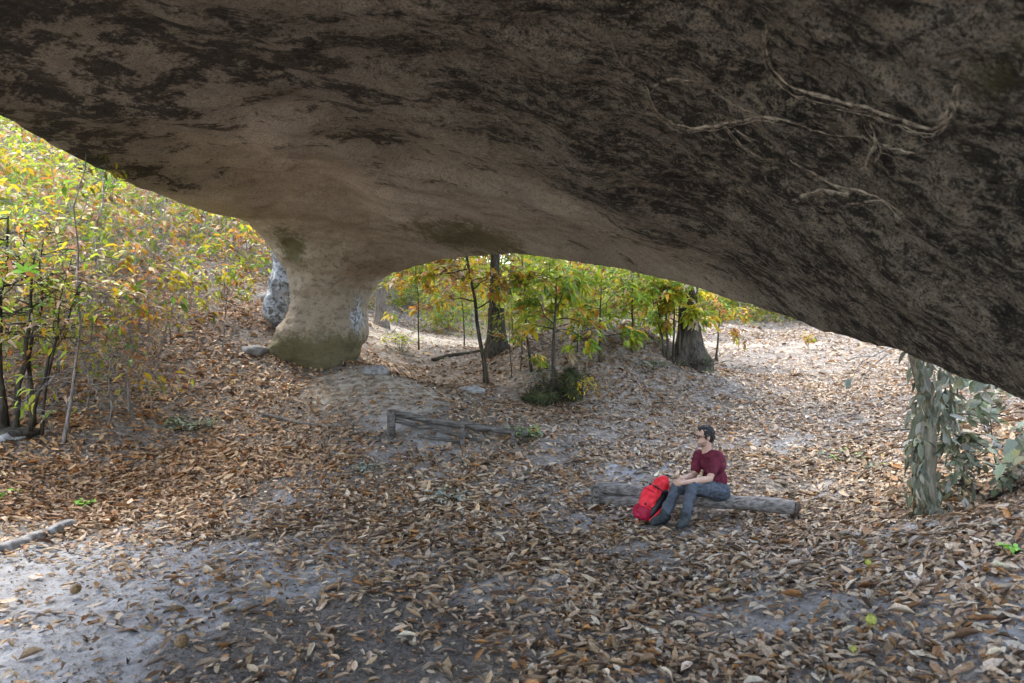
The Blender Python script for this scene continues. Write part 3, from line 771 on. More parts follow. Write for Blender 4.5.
nn = np.stack([np.cos(aa), np.sin(aa), np.full(n, .35)], 1) + rng.standard_normal((n, 3)) * .55
GG = np.array([(.26, .30, .25), (.33, .37, .33), (.44, .46, .45), (.18, .22, .16), (.33, .32, .22), (.58, .60, .62)]) * np.array([[1.05, 1., .88]])
col = GG[rng.choice(6, n, p=[.26, .20, .10, .22, .17, .05])] * .75 * rng.uniform(.5, 1.3, (n, 1))
link('foliage', leaves('foliage', ps, dd, nn, rng.uniform(.09, .2, n), rng.uniform(.035, .08, n), rng.uniform(-.1, .4, n), rng.uniform(-.1, .5, n), col, M['dull']), root)
# grey-green shrub to its right
plant('broadleaf_shrub', 'shrub with sparse broad grey-green leaves right of the leaf-hung trunk', 'shrub', on(1004, 490), 1.05, .009, lean=(-.15, .1), wob=.25, limbs=12, start=.25, spread=.75, per=3, LL=.19, w=pal([3,3,2,3,1,1]), cols=GG, leafmat=M['dull'], ratio=.58, bark='barkdark', scatter=.03)
plant('broadleaf_shrub', 'low grey-green shrub hugging the foot of the leaf-hung trunk', 'shrub', on(962, 500), .6, .012, limbs=9, start=.1, spread=.45, per=5, LL=.14, w=pal([3,2,1,4,1,.3]), cols=GG, leafmat=M['dull'], ratio=.55, bark='barkdark', scatter=.03)
plant('broadleaf_shrub', 'dark leafy shrub cut by the right edge of the clearing below the rock', 'shrub', at_xy(5.7, 7.5), 1.2, .016, limbs=12, start=.1, spread=.9, per=6, LL=.13, w=pal([3,1,.5,4,1,.1]), cols=GG * .7, leafmat=M['dull'], ratio=.5, bark='barkdark')
# bare hanging twigs
root = empty('bare_twig', P(880, 340, 7.4), 'bare drooping twig with one grey leaf hanging near the rock edge', 'twig')
a = Acc(); bl = root.location
for line in [[(905,335),(885,352),(862,362),(852,378),(847,392)],[(885,352),(868,372),(866,386)],[(905,330),(912,360),(905,385),(880,382)],[(875,358),(858,355),(848,360)]]:
    pts = np.array([np.array(P(px, py, 7.4) - bl) + rng.normal(0, .02, 3) for px, py in line]); a.tube(catmull(pts, 3, False), np.linspace(.008, .003, 3 * (len(line) - 1) + 1), 5)
link('branches', a.mesh('branches', M['twig']), root)
ps = np.array([np.array(P(848, 378, 7.4) - bl), np.array(P(862, 362, 7.4) - bl)])
link('foliage', leaves('foliage', ps, np.array([[0, 0, -1.], [.8, 0, -.2]]), np.array([[0, -1., .2], [0, -.4, 1.]]), np.array([.13, .10]), np.array([.08, .05]), .2, .1, np.array([(.18, .26, .22), (.25, .17, .10)]), M['dull']), root)

# --- small ground plants
GRN = [(.10, .16, .07), (.16, .22, .12), (.22, .30, .20)]; BR = [(.18, .40, .05), (.28, .5, .06)]; SIL = [(.30, .36, .30), (.42, .46, .42), (.2, .27, .18)]
herb('dark green leafy patch on the left slope of fallen leaves', 190, 430, 38, .36, .11, GRN, .35, .14)
herb('bright green sprout beside the path on the left', 87, 507, 10, .1, .08, BR, .5, .06)
herb('little green sprout nearest the left frame edge', 8, 500, 8, .09, .07, BR, .5, .07)
herb('pale silvery patch of leaves left of the rail logs', 366, 473, 22, .2, .09, SIL, .35, .08)
herb('flat grey-green weed patch in the middle of the clearing', 449, 500, 30, .25, .10, SIL, .35, .07)
herb('green weed growing round the right end of the rail logs', 526, 443, 26, .22, .11, GRN + [(.3, .36, .1)], .45, .2)
herb('small yellow-green sprout on leaves left of the leaf-hung trunk', 858, 462, 26, .5, .09, GRN + [(.4, .45, .05)], .4, .1)
herb('bright green sprout in the leaves below the shrubs at the right edge', 1012, 556, 4, .06, .09, BR, .4, .07)
herb('tiny green sprout in leaves at the base of the flared trunk', 652, 370, 20, .3, .12, GRN, .4, .14)

herb('bright yellow-green bush beyond the right foot of the pillar', 402, 352, 34, .45, .16, [(.45, .45, .05), (.25, .35, .05)], .45, .4)
# --- left: coppice and saplings
root = empty('coppiced_tree', on(14, 432), 'clump of dark upright trunks sharing one base at the left edge', 'tree')
tr = Acc(); br = Acc(); tips = []
for (dx, dy, lx, r_, h) in [(-.30, .1, -.16, .06, 2.6), (-.14, 0, .02, .055, 2.9), (.02, -.05, .06, .045, 2.4), (-.2, -.12, -.05, .045, 2.4), (.22, -.05, .30, .03, 2.0), (.1, .2, .12, .035, 2.6), (-.4, 0, -.1, .03, 2.2), (.3, .1, .1, .02, 2.4)]:
    a, b, t_ = grow(h, r_, lean=(lx, .02), limbs=10, start=.5, spread=1.0, wob=.14, sub=4)
    off = np.array([dx, dy, 0]); tr.add(np.concatenate(a.V) + off, a.F); br.add(np.concatenate(b.V) + off, b.F); tips += [(p + off, q_) for p, q_ in t_]
ellipsoid(tr, (-.05, 0, -.02), (.36, .28, .08), seg=20)
tr.add(np.concatenate(br.V), br.F); link('trunk', tr.mesh('trunk', M['barkdark']), root)
link('foliage', leaf_cloud(tips, 4, .16, P_MIX, frac=.4), root)
st_ = Acc(); ellipsoid(st_, (0, 0, 0), (.24, .18, .08), seg=24, ring=14); V = np.concatenate(st_.V); V += .05 * (fbm(V * 6, 3))[:, None] * np.sign(V)
M['stone'] = mat_plain('grey_stone', (.30, .29, .28), .9, (.15, .145, .14), 14, .6)
o = link('stone', mesh_from('stone', V, st_.F, M['stone']), None, on(10, 438)); tag(o, 'pale grey stone at the foot of the dark trunk clump', 'stone')

plant('sapling', 'near sapling with one bright green leaf fan at the far left', 'sapling', at_xy(-6.3, 7.2), 2.9, .016, lean=(.2, 0), limbs=9, start=.45, spread=.75, w=P_MIX, per=4, LL=.15, frac=.6)
plant('sapling', 'pale grey crooked stem rising right of the dark trunk clump', 'sapling', at_xy(-6.15, 9.3), 4.2, .022, lean=(.06, 0), wob=.12, limbs=14, start=.2, spread=1.2, w=P_MIX, per=4, LL=.15, frac=.6)
plant('sapling', 'thin arching sapling with yellow leaves leaning toward the pillar', 'sapling', at_xy(-6.0, 11.4), 2.2, .016, lean=(.35, 0), limbs=10, start=.25, spread=.9, w=P_YEL, per=4, LL=.15, frac=.7, wob=.1)
plant('sapling', 'leafy sapling in front of the left face of the pillar, leaves yellow and orange', 'sapling', at_xy(-5.35, 12.6), 1.75, .014, lean=(.1, 0), limbs=8, start=.6, spread=.8, up=.1, w=P_YEL, per=5, LL=.16)
# leaf fan on the near sapling
o = link('leaf_fan', leaves('leaf_fan', np.repeat([np.array(P(25, 272, 6.7))], 6, 0), np.array([(1, 0, .1), (.8, 0, .6), (.1, .1, 1), (-.6, 0, .6), (-.9, 0, .1), (.9, -.3, -.3)]), np.repeat([[.1, -.9, .4]], 6, 0), np.array([.15, .15, .13, .15, .17, .13]), .055, .2, .1, np.array([(.3, .6, .05)] * 5 + [(.6, .25, .03)]), M['leaf']), None)
fan_parent = [q_ for q_ in COL.objects if q_.name.startswith('sapling')][0]
o.parent = fan_parent; o.location = -fan_parent.location
# hillside scrub: 8 archetypes, copies
GRP = 'slender scrub saplings growing over the leafy left hillside'
LAB = 'slender scrub sapling with sparse yellow, green and brown leaves on the left hillside'
arche = []
specs = [(2.9, P_MIX, .7), (2.6, P_YEL, .8), (2.2, P_GREEN, .8), (3.0, P_BROWN, .7), (1.8, P_MIX, .9), (3.4, P_MIX, .8), (1.5, P_BROWN, .8), (2.8, P_OR, .7)]
hill = []
for i in range(900):
    yy = rng.uniform(10.2, 27); xx = -rng.uniform(.33, .80) * yy
    if xx > -.42 * yy + 0 and yy < 17: continue
    if yy < 15 and xx > -.56 * yy: continue
    hill.append((xx, yy))
sel = []
for h_ in hill:
    if all(math.hypot(h_[0] - s_[0], h_[1] - s_[1]) > .75 for s_ in sel): sel.append(h_)
sel = sel[:150]
for i, (xx, yy) in enumerate(sel):
    k = i % len(specs); h_, w_, fr = specs[k]
    if i >= 8 and xx > -.50 * yy and yy < 20 and rng.random() < .6: continue
    if i < len(specs):
        arche.append(plant('sapling', LAB, 'sapling', at_xy(xx, yy), h_, .010 + .004 * h_, limbs=int(8 + h_ * 2.2), start=.12, spread=1.25, w=w_, per=5, LL=.25, ratio=.4, frac=fr * .52, wob=.14, group=GRP, lean=(rng.uniform(-.1, .15), 0), scatter=.1, sub=4))
    else:
        copy_tree(arche[k], at_xy(xx, yy), rng.uniform(0, 6.28), rng.uniform(.75, 1.15))
# brushy bare twigs near left
for i, (xx, yy) in enumerate([(-6.4, 10.2), (-7.2, 10.8), (-5.6, 10.6), (-7.9, 11.2), (-6.6, 11.8), (-8.6, 12.2), (-5.9, 9.9), (-7.0, 9.8), (-7.6, 9.7), (-8.2, 13.4), (-7.2, 12.6), (-9.2, 14.5), (-9.9, 13.2), (-6.3, 12.6), (-8.4, 10.4), (-10.5, 15.2)]):
    plant('bare_shrub', 'twiggy nearly leafless grey shrub on the left slope', 'shrub', at_xy(xx, yy), 1.7 + .5 * rng.random(), .013, limbs=18, start=.1, spread=1.1, w=P_BROWN, per=3, LL=.12, frac=.35, wob=.2, sub=5, group='twiggy bare shrubs on the left slope')

# --- background woodland
GRP = 'broadleaf trees in the wood beyond the clearing'; LAB = 'tall broadleaf tree in yellow-green autumn leaf in the wood beyond'
arche = []
pts_ = []
for i in range(4000):
    r_ = rng.uniform(24, 75); a_ = rng.uniform(-math.pi, math.pi)
    xx, yy = r_ * math.sin(a_), 6 + r_ * math.cos(a_)
    front = abs(xx) < yy * .85
    if not front and (rng.random() > .1 or r_ < 40): continue
    if -6 < xx < 20 and 0 < yy < 34: continue
    if all(math.hypot(xx - q_[0], yy - q_[1]) > 4.2 for q_ in pts_): pts_.append((xx, yy))
pts_ = pts_[:95]
for i, (xx, yy) in enumerate(pts_):
    k = i % 5
    if i < 5:
        arche.append(plant('broadleaf_tree', LAB, 'tree', at_xy(xx, yy), [9, 7.5, 11, 8, 6][k], [.16, .12, .2, .13, .1][k], limbs=34, start=.10, spread=3.4, up=.3, w=[P_MIX, P_YEL, P_GREEN, P_MIX, P_YEL][k], per=8, LL=.36, scatter=.35, simple=True, sub=5, bark='bark', group=GRP, ratio=.5, wob=.05))
    else:
        copy_tree(arche[k], at_xy(xx, yy), rng.uniform(0, 6.28), rng.uniform(.8, 1.2))
# understorey shrubs beyond the path, right opening
GRP = 'low bushes beyond the far path'; LAB = 'low yellow-green bush growing beyond the far path'
arche = []
pos_ = []
for i in range(300):
    yy = rng.uniform(24, 38); xx = rng.uniform(-.22, .42) * yy
    if .18 * yy < xx < .62 * yy and yy < 32: continue
    if all(math.hypot(xx - q_[0], yy - q_[1]) > 1.5 for q_ in pos_): pos_.append((xx, yy))
pos_ = pos_[:54] + [(10.3, 31), (11.4, 32), (12.5, 31.5), (13.8, 32.5), (12, 34), (15, 33.5)]
for i, (xx, yy) in enumerate(pos_):
    k = i % 4
    if i < 4: arche.append(plant('bush', LAB, 'bush', at_xy(xx, yy), [2.2, 1.6, 2.8, 1.3][k], .03, limbs=20, start=.05, spread=1.3, w=[P_GREEN, P_YEL, P_MIX, P_GREEN][k], per=8, LL=.2, scatter=.15, sub=4, group=GRP))
    else: copy_tree(arche[k], at_xy(xx, yy), rng.uniform(0, 6.28), rng.uniform(.7, 1.2))
flare_trunk('chestnut_tree', 'grey trunk standing just beyond the right shoulder of the pillar', on(381, 326), 8, .13, bark='bark', w=P_OR)
flare_trunk('chestnut_tree', 'added unseen tree behind the thick mossy tree, its crown shading the mound', at_xy(-.55, 21.5), 9, .16, w=P_MIX)  # out of sight; added so that its crown shades the mound
GRP = 'saplings along the far side of the mound'
for i, (xx, yy, w_) in enumerate([(-1.3, 18.5, P_OR), (1.0, 18.8, P_GREEN), (2.7, 19.3, P_MIX), (3.6, 18.0, P_GREEN), (-2.4, 17.6, P_OR)]):
    plant('sapling', 'autumn sapling standing on the far side of the mound', 'sapling', at_xy(xx, yy), 2.6 + rng.random(), .022, limbs=13, start=.35, spread=1.5, up=.2, w=w_, per=7, LL=.24, ratio=.4, wob=.16, bark='barkdark', group=GRP)

# ---------------------------------------------------------------- rail logs (retaining)
root = empty('log_barrier', on(455, 445), 'low barrier of weathered logs stacked behind upright stakes', 'log barrier'); bl = root.location
def rail(px0, py0, Y0, px1, py1, Y1, r0, r1, label=None):
    p0 = P(px0, py0, Y0) - bl; p1 = P(px1, py1, Y1) - bl
    n = 9; t = np.linspace(0, 1, n)[:, None]; pts = np.array(p0)[None] * (1 - t) + np.array(p1)[None] * t + rng.normal(0, .008, (n, 3))
    a = Acc(); a.tube(pts, np.linspace(r0, r1, n), 12, .06)
    return link('rail', a.mesh('rail', M['oldwood']), root)
rail(392, 414, 10.5, 464, 426, 10.4, .052, .048); rail(461, 425, 10.45, 534, 435, 10.35, .052, .045); rail(395, 421, 10.35, 468, 436, 10.25, .036, .03); rail(417, 436, 10.25, 470, 443, 10.2, .026, .022)
rail(466, 440, 10.3, 520, 446, 10.25, .03, .026)
def stake(px, pyt, pyb, Y, r):
    p0 = P(px, pyb + 6, Y) - bl; p1 = P(px, pyt, Y) - bl
    a = Acc(); a.tube(np.array([p0, (np.array(p0) + np.array(p1)) / 2 + [.004, 0, 0], p1]), r, 8, .08)
    link('stake', a.mesh('stake', M['oldwood']), root)
stake(391, 410, 436, 10.3, .06); stake(462, 419, 449, 10.15, .035); stake(513, 430, 448, 10.15, .03)
root = empty('sunken_log', on(555, 443), 'short dark half-buried log end right of the log barrier', 'log'); bl = root.location
a = Acc(); p0 = P(532, 441, 10.4) - bl; p1 = P(560, 445, 10.3) - bl; a.tube(np.array([p0, (p0 + p1) / 2, p1]), .07, 10, .1); link('log_body', a.mesh('log_body', M['wood']), root)
# stub posts
for (px, py, h) in [(569, 449, .2)]:
    a = Acc(); a.tube(np.array([(0, 0, -.1), (0, 0, h * .5), (.01, 0, h)]), .045, 9, .1)
    o = link('stub_post', a.mesh('stub_post', M['wood']), None, on(px, py)); tag(o, 'small dark stub post between the log barrier and the seated man', 'post')

# ---------------------------------------------------------------- seat log
root = empty('log_bench', on(695, 512), 'long weathered log lying low as a bench under the seated man', 'log bench'); bl = root.location
def biglog(name, a0, a1, r0, r1, seed, mat=None):
    p0, p1 = np.array(a0 - bl), np.array(a1 - bl); n = 30; a = Acc()
    t = np.linspace(0, 1, n)[:, None]; pts = p0 * (1 - t) + p1 * t; pts[:, 2] += .012 * np.sin(t[:, 0] * 9 + seed); pts[:, 1] += .015 * np.sin(t[:, 0] * 7 + seed)
    rad = np.linspace(r0, r1, n) * (1 + .05 * np.sin(t[:, 0] * 23 + seed)); V = a.tube(pts, rad, 20)
    rad2 = [r0 * .98, r0 * .7]
    return link(name, a.mesh(name, mat or M['wood']), root)
biglog('log', P(596, 488, 8.55), P(795, 508.5, 7.6), .076, .084, 0)
biglog('log', P(598, 499, 8.45), P(655, 505, 8.2), .07, .065, 2)
a = Acc(); p = P(596, 506, 8.35) - bl; a.tube(np.array([(p.x, p.y, p.z - .1), (p.x, p.y, p.z + .1), (p.x - .01, p.y, p.z + .25)]), .055, 10, .08)
link('stake', a.mesh('stake', M['oldwood']), root)
# rotten end on the right
M['rot'] = mat_plain('dark_rotten_wood', (.05, .04, .035), .95, (.10, .08, .06), 20, .8)
a = Acc(); p = P(797, 508.8, 7.59) - bl; a.tube(np.array([np.array(p) + [-.02, .01, 0], np.array(p) + [.012, -.005, 0], np.array(p) + [.03, -.01, -.01]]), [.074, .06, .025], 14, .15)
link('rotten_end', a.mesh('rotten_end', M['rot']), root)

# fallen branch, roots, kerb stones
def stick(name, label, pts, r0, r1, mat='wood', cat='branch'):
    W = np.array([np.array(on(px, py)) + [0, 0, .035] for px, py in pts]); c0 = Vector(W[len(W) // 2]); a = Acc(); W = catmull(W - np.array(c0), 4, False)
    a.tube(W, np.linspace(r0, r1, len(W)), 8, .1)
    o = link(name, a.mesh(name, M[mat]), None, c0); tag(o, label, cat); return o
stick('fallen_branch', 'dark fallen branch lying on leaves left of the log barrier', [(262, 416), (280, 421), (300, 425), (325, 427), (345, 429)], .03, .015, 'bark')
stick('fallen_branch', 'dark root ridge crossing the sandy ground right of the pillar', [(432, 362), (450, 357), (466, 355), (480, 352)], .05, .03, 'barkdark')
stick('fallen_branch', 'thin fallen stick lying right of the leaf-hung trunk', [(985, 508), (1005, 498), (1030, 488)], .012, .006, 'barkdark')
stick('fallen_branch', 'short stick among leaves behind the leaf-hung trunk', [(852, 442), (885, 434), (915, 432)], .014, .008, 'barkdark')
for (pts, lab) in [([(-40, 566), (-10, 553), (20, 545), (42, 537)], 'long pale kerb stone edging the sandy path at the left'), ([(48, 534), (60, 530), (74, 525)], 'short pale kerb stone ending the path edging')]:
    W = np.array([np.array(on(px, py)) for px, py in pts]); c0 = Vector(W[len(W) // 2]); a = Acc(); a.tube(catmull(W - np.array(c0) + [0, 0, -.005], 4, False), .075, 6, .25)
    o = link('kerb_stone', fuse('kerb_stone', a, .02, 2, M['stone']), None, c0); tag(o, lab, 'kerb stone')
# stones at the pillar foot and the path
for i, (px, py, r_, lab) in enumerate([(374, 372, .22, 'low grey stone at the right foot of the pillar'), (253, 352, .2, 'grey stone at the left foot of the pillar'), (270, 300, .3, 'pale grey boulder half hidden behind the left face of the pillar'), (470, 392, .2, 'dark stone at the foot of the leaning slender trunk')]):
    a = Acc(); ellipsoid(a, (0, 0, 0), (r_ * 1.3, r_, r_ * .6), seg=26, ring=16); V = np.concatenate(a.V); nn = V / np.linalg.norm(V, axis=1)[:, None]
    V = V + nn * (.25 * r_ * fbm(V * 3 / r_ * .5 + i * 5, 4))[:, None]
    o = link('stone', mesh_from('stone', V, a.F, M['stone']), None, on(px, py)); tag(o, lab, 'stone')
# chestnut burrs
M['burr'] = mat_plain('green_burr', (.42, .42, .10), .8, (.28, .30, .06), 60, .8)
M['burrb'] = mat_plain('brown_burr', (.22, .14, .07), .85, (.12, .08, .04), 60, .8)
burrs = [(868, 571, .026, 'burr', 'small yellow-green chestnut burr right of center foreground, left of the leaf-hung trunk base'), (871, 633, .036, 'burr', 'larger yellow-green chestnut burr nearest the bottom of the right foreground'), (853, 657, .02, 'burr', 'smallest green chestnut burr just below the larger one'),
   (530, 588, .026, 'burrb', 'brown chestnut burr in the middle of the bare foreground soil'), (76, 599, .04, 'burrb', 'brown chestnut burr alone on the pale sandy path'), (182, 655, .045, 'burrb', 'brown chestnut burr at the bottom of the sandy path')]
for px, py, r_, m_, lab in burrs:
    a = Acc(); ellipsoid(a, (0, 0, 0), (r_, r_, r_ * .9), seg=12, ring=8)
    for k in range(140):
        v = rand_unit(1)[0]; b_ = v * r_ * .95; t_ = v * r_ * 1.35; s_ = np.cross(v, [.3, .5, .8]); s_ /= np.linalg.norm(s_); s_ *= r_ * .05
        a.add(np.array([b_ - s_, b_ + s_, t_]), [(0, 1, 2)])
    p = on(px, py); o = link('chestnut_burr', a.mesh('chestnut_burr', M[m_], False), None, p + Vector((0, 0, r_ + .03))); tag(o, lab, 'chestnut burr')

# ---------------------------------------------------------------- person
M['skin'] = mat_plain('skin', (.52, .33, .25), .5, (.48, .30, .22), 30, .05, .4)
M['hair'] = mat_plain('dark_hair', (.012, .011, .012), .6, (.03, .028, .028), 80, .8)
M['shirt'] = mat_plain('maroon_cotton', (.135, .016, .034), .85, (.08, .010, .022), 12, .2)
M['jeans'] = mat_plain('grey_blue_denim', (.085, .10, .125), .85, (.055, .068, .088), 14, .3)
M['shoe'] = mat_plain('grey_green_boot', (.045, .055, .058), .8, (.02, .025, .025), 30, .4)
M['rotlace'] = mat_plain('pale_lace', (.3, .3, .28), .8)
M['black'] = mat_plain('black_plastic', (.012, .012, .014), .4)
fwd = Vector((-.84, -.54, 0)).normalized(); lft = Vector((-fwd.y, fwd.x, 0)) * 1.0   # his left (towards camera)
if lft.y > 0: lft = -lft
pel = P(717, 489, 7.93); ch = P(712.5, 464, 7.88); nk = P(707, 449.5, 7.86); hd = P(704.5, 436.5, 7.83)
shN = P(718, 456, 7.74); shF = P(699, 454, 8.0); elN = P(709.5, 479, 7.6); elF = P(694, 475, 7.86); wrN = P(688, 482, 7.47); wrF = P(680, 480.5, 7.62)
haN = P(680, 483, 7.42); haF = P(676, 482, 7.52)
hipN = P(721, 491, 7.82); hipF = P(712, 489, 8.02); knN = P(692, 487, 7.5); knF = P(676, 488, 7.62)
anN = P(685, 518, 7.36); anF = P(664, 516, 7.5); toN = P(679, 529, 7.14); toF = P(650, 525.5, 7.33)
man = empty('person', Vector((pel.x, pel.y, Hs(pel.x, pel.y))), 'man in maroon t-shirt, grey-blue trousers and glasses sitting on the log, hands clasped, looking left', 'person')
mo = man.location
def rel(v): return np.array(v - mo)
body = Acc()
hf = Vector((-.97, -.24, -.06)).normalized()      # facing of the head
hl = Vector((.24, -.97, 0)).normalized(); hu = hf.cross(hl); hu = hu if hu.z > 0 else -hu
Rm = np.array([hf, hl, hu]).T
def hp(a_, b_, c_): return hd + hf * a_ + hl * b_ + hu * c_
ellipsoid(body, rel(hp(-.01, 0, .025)), (.094, .073, .095), Rm, 24, 16)            # skull
ellipsoid(body, rel(hp(.028, 0, -.04)), (.062, .056, .075), Rm, 20, 14)            # jaw
ellipsoid(body, rel(hp(.075, 0, -.098)), (.02, .022, .018), Rm)                    # chin
capsule(body, [rel(hp(.085, 0, .012)), rel(hp(.112, 0, -.022))], [.009, .014])     # nose
ellipsoid(body, rel(hp(.082, 0, -.058)), (.016, .026, .012), Rm)                   # mouth
ellipsoid(body, rel(hp(.082, 0, .03)), (.012, .05, .01), Rm)                       # brow
for s_ in (1, -1): ellipsoid(body, rel(hp(-.01, .075 * s_, -.01)), (.018, .01, .03), Rm)
capsule(body, [rel(nk - Vector((0, 0, .06))), rel(hp(-.02, 0, -.07))], [.062, .054])
# torso core
capsule(body, [rel(pel), rel((pel + ch) / 2), rel(ch), rel(nk - Vector((0, 0, .05)))], [.10, .09, .09, .05])
capsule(body, [rel(shF), rel(nk - Vector((0, 0, .06))), rel(shN)], [.03, .045, .03])
for sh, el, wr in ((shN, elN, wrN), (shF, elF, wrF)):
    capsule(body, [rel(sh), rel((sh + el) / 2), rel(el)], [.044, .045, .038]); capsule(body, [rel(el), rel(el.lerp(wr, .35)), rel(wr)], [.037, .040, .026])
for hp_, kn, an in ((hipN, knN, anN), (hipF, knF, anF)):
    capsule(body, [rel(hp_), rel((hp_ + kn) / 2), rel(kn)], [.085, .072, .052]); capsule(body, [rel(kn), rel(kn.lerp(an, .3)), rel(an)], [.05, .05, .035])
# hands: palms and curled fingers, clasped between the knees
def hand(wr, ha, side):
    dirv = (ha - wr).normalized(); across = Vector((0, 0, 1)); inn = dirv.cross(across).normalized() * side
    capsule(body, [rel(wr), rel(wr.lerp(ha, .5)), rel(ha)], [.024, .027, .026])
    for k, (off, ln) in enumerate([(.027, .066), (.009, .075), (-.009, .07), (-.027, .054)]):
        b_ = ha + across * off; m1 = b_ + dirv * ln * .5 + inn * .006; m2 = m1 + dirv * ln * .2 + inn * ln * .42; m3 = m2 + inn * ln * .25 - dirv * ln * .18
        capsule(body, [rel(b_), rel(m1), rel(m2), rel(m3)], [.0105, .0095, .0085, .0075], 8)
    tb = wr.lerp(ha, .45) + across * .022; capsule(body, [rel(tb), rel(tb + across * .028 + dirv * .025 + inn * .01), rel(tb + across * .03 + dirv * .055 + inn * .02)], [.0125, .011, .009], 8)
hand(wrN, haN, 1); hand(wrF, haF, -1)
link('body', fuse('body', body, .0075, 3, M['skin']), man)
# hair
h_ = Acc(); ellipsoid(h_, rel(hp(-.026, 0, .040)), (.095, .083, .094), Rm, 28, 18)
ellipsoid(h_, rel(hp(-.055, 0, -.01)), (.062, .074, .075), Rm); ellipsoid(h_, rel(hp(0, 0, .098)), (.07, .058, .028), Rm)
for s_ in (1, -1): capsule(h_, [rel(hp(.012, .066 * s_, .03)), rel(hp(.014, .066 * s_, -.018))], [.014, .009])
hm = fuse('hair', h_, .008, 2, M['hair'])
V = np.empty(len(hm.vertices) * 3, np.float32); hm.vertices.foreach_get('co', V); V = V.reshape(-1, 3); nn = np.empty(len(V) * 3, np.float32); hm.vertices.foreach_get('normal', nn)
V += nn.reshape(-1, 3) * (.010 * fbm(V * 55, 4))[:, None].astype(np.float32)
# keep the hairline off the face
loc_ = (V - rel(hd)) @ np.array([hf, hl, hu]).T
front = (loc_[:, 0] > .045) & (loc_[:, 2] < .055); V[front] -= np.array(hf, np.float32) * ((loc_[front, 0] - .045)[:, None]).astype(np.float32)
hm.vertices.foreach_set('co', V.ravel()); link('hair', hm, man)
# short beard shadow
M['beard'] = mat_plain('stubble', (.36, .23, .18), .8, (.26, .165, .13), 120, .3)
b_ = Acc(); ellipsoid(b_, rel(hp(.028, 0, -.052)), (.063, .0585, .066), Rm, 24, 16); ellipsoid(b_, rel(hp(.075, 0, -.1)), (.021, .024, .018), Rm)
bme = fuse('beard', b_, .006, 1, M['beard'])
bm = bmesh.new(); bm.from_mesh(bme); kill = []
for v in bm.verts:
    l_ = (np.array(v.co) - rel(hd)) @ np.array([hf, hl, hu]).T
    if l_[2] > -.045 - .3 * max(0, l_[0] - .03) + .0: kill.append(v)
bmesh.ops.delete(bm, geom=kill, context='VERTS'); bm.to_mesh(bme); bm.free(); link('beard', bme, man)
# glasses
g_ = Acc()
for s_ in (1, -1):
    c_ = hp(.098, .034 * s_, .008); ring_ = [rel(c_ + hl * math.cos(a_) * .024 + hu * math.sin(a_) * .018) for a_ in np.linspace(0, 2 * math.pi, 15)]
    g_.tube(np.array(ring_), .0035, 6); g_.tube(np.array([rel(hp(.096, .058 * s_, .014)), rel(hp(.04, .076 * s_, .014)), rel(hp(-.015, .08 * s_, .01))]), .0035, 6)
g_.tube(np.array([rel(hp(.1, .01, .01)), rel(hp(.1, -.01, .01))]), .003, 5)
link('glasses', g_.mesh('glasses', M['black']), man)
for s_ in (1, -1):
    e_ = Acc(); ellipsoid(e_, rel(hp(.078, .031 * s_, .006)), (.012, .014, .009), Rm, 10, 8); link('eye', e_.mesh('eye', mat_plain('eye', (.25, .2, .18), .3, (.03, .02, .02), 90)), man)
# shirt
t_ = Acc(); Rt = np.array([fwd, lft, Vector((0, 0, 1))]).T
belly = pel.lerp(ch, .45)
for c_, r_ in ((pel + Vector((0, 0, -.01)), (.125, .165, .09)), (belly, (.122, .16, .13)), (ch, (.125, .175, .125)), (ch + Vector((0, 0, .07)), (.11, .165, .08)), (ch.lerp(nk, .75) - Vector((0, 0, .02)), (.085, .11, .05))): ellipsoid(t_, rel(c_), r_, Rt, 24, 14)
capsule(t_, [rel(shF), rel(nk - Vector((0, 0, .055))), rel(shN)], [.062, .066, .064])
for sh, el in ((shN, elN), (shF, elF)): capsule(t_, [rel(sh), rel(sh.lerp(el, .35)), rel(sh.lerp(el, .7))], [.066, .064, .063])
tm = fuse('t_shirt', t_, .010, 4, M['shirt'])
V = np.empty(len(tm.vertices) * 3, np.float32); tm.vertices.foreach_get('co', V); V = V.reshape(-1, 3); nn = np.empty(len(V) * 3, np.float32); tm.vertices.foreach_get('normal', nn)
V += nn.reshape(-1, 3) * (.012 * fbm(V * np.array([12, 12, 7]), 3))[:, None].astype(np.float32); tm.vertices.foreach_set('co', V.ravel()); link('t_shirt', tm, man)
# trousers
j_ = Acc(); ellipsoid(j_, rel(pel + Vector((0, 0, -.04))), (.135, .175, .10), Rt, 24, 14)
for hp_, kn, an in ((hipN, knN, anN), (hipF, knF, anF)):
    capsule(j_, [rel(hp_), rel((hp_ + kn) / 2), rel(kn)], [.105, .092, .07]); capsule(j_, [rel(kn), rel(kn.lerp(an, .4)), rel(kn.lerp(an, .84))], [.066, .060, .058])
jm = fuse('trousers', j_, .010, 4, M['jeans'])
V = np.empty(len(jm.vertices) * 3, np.float32); jm.vertices.foreach_get('co', V); V = V.reshape(-1, 3); nn = np.empty(len(V) * 3, np.float32); jm.vertices.foreach_get('normal', nn)
V += nn.reshape(-1, 3) * (.013 * fbm(V * np.array([13, 13, 22]), 3))[:, None].astype(np.float32); jm.vertices.foreach_set('co', V.ravel()); link('trousers', jm, man)
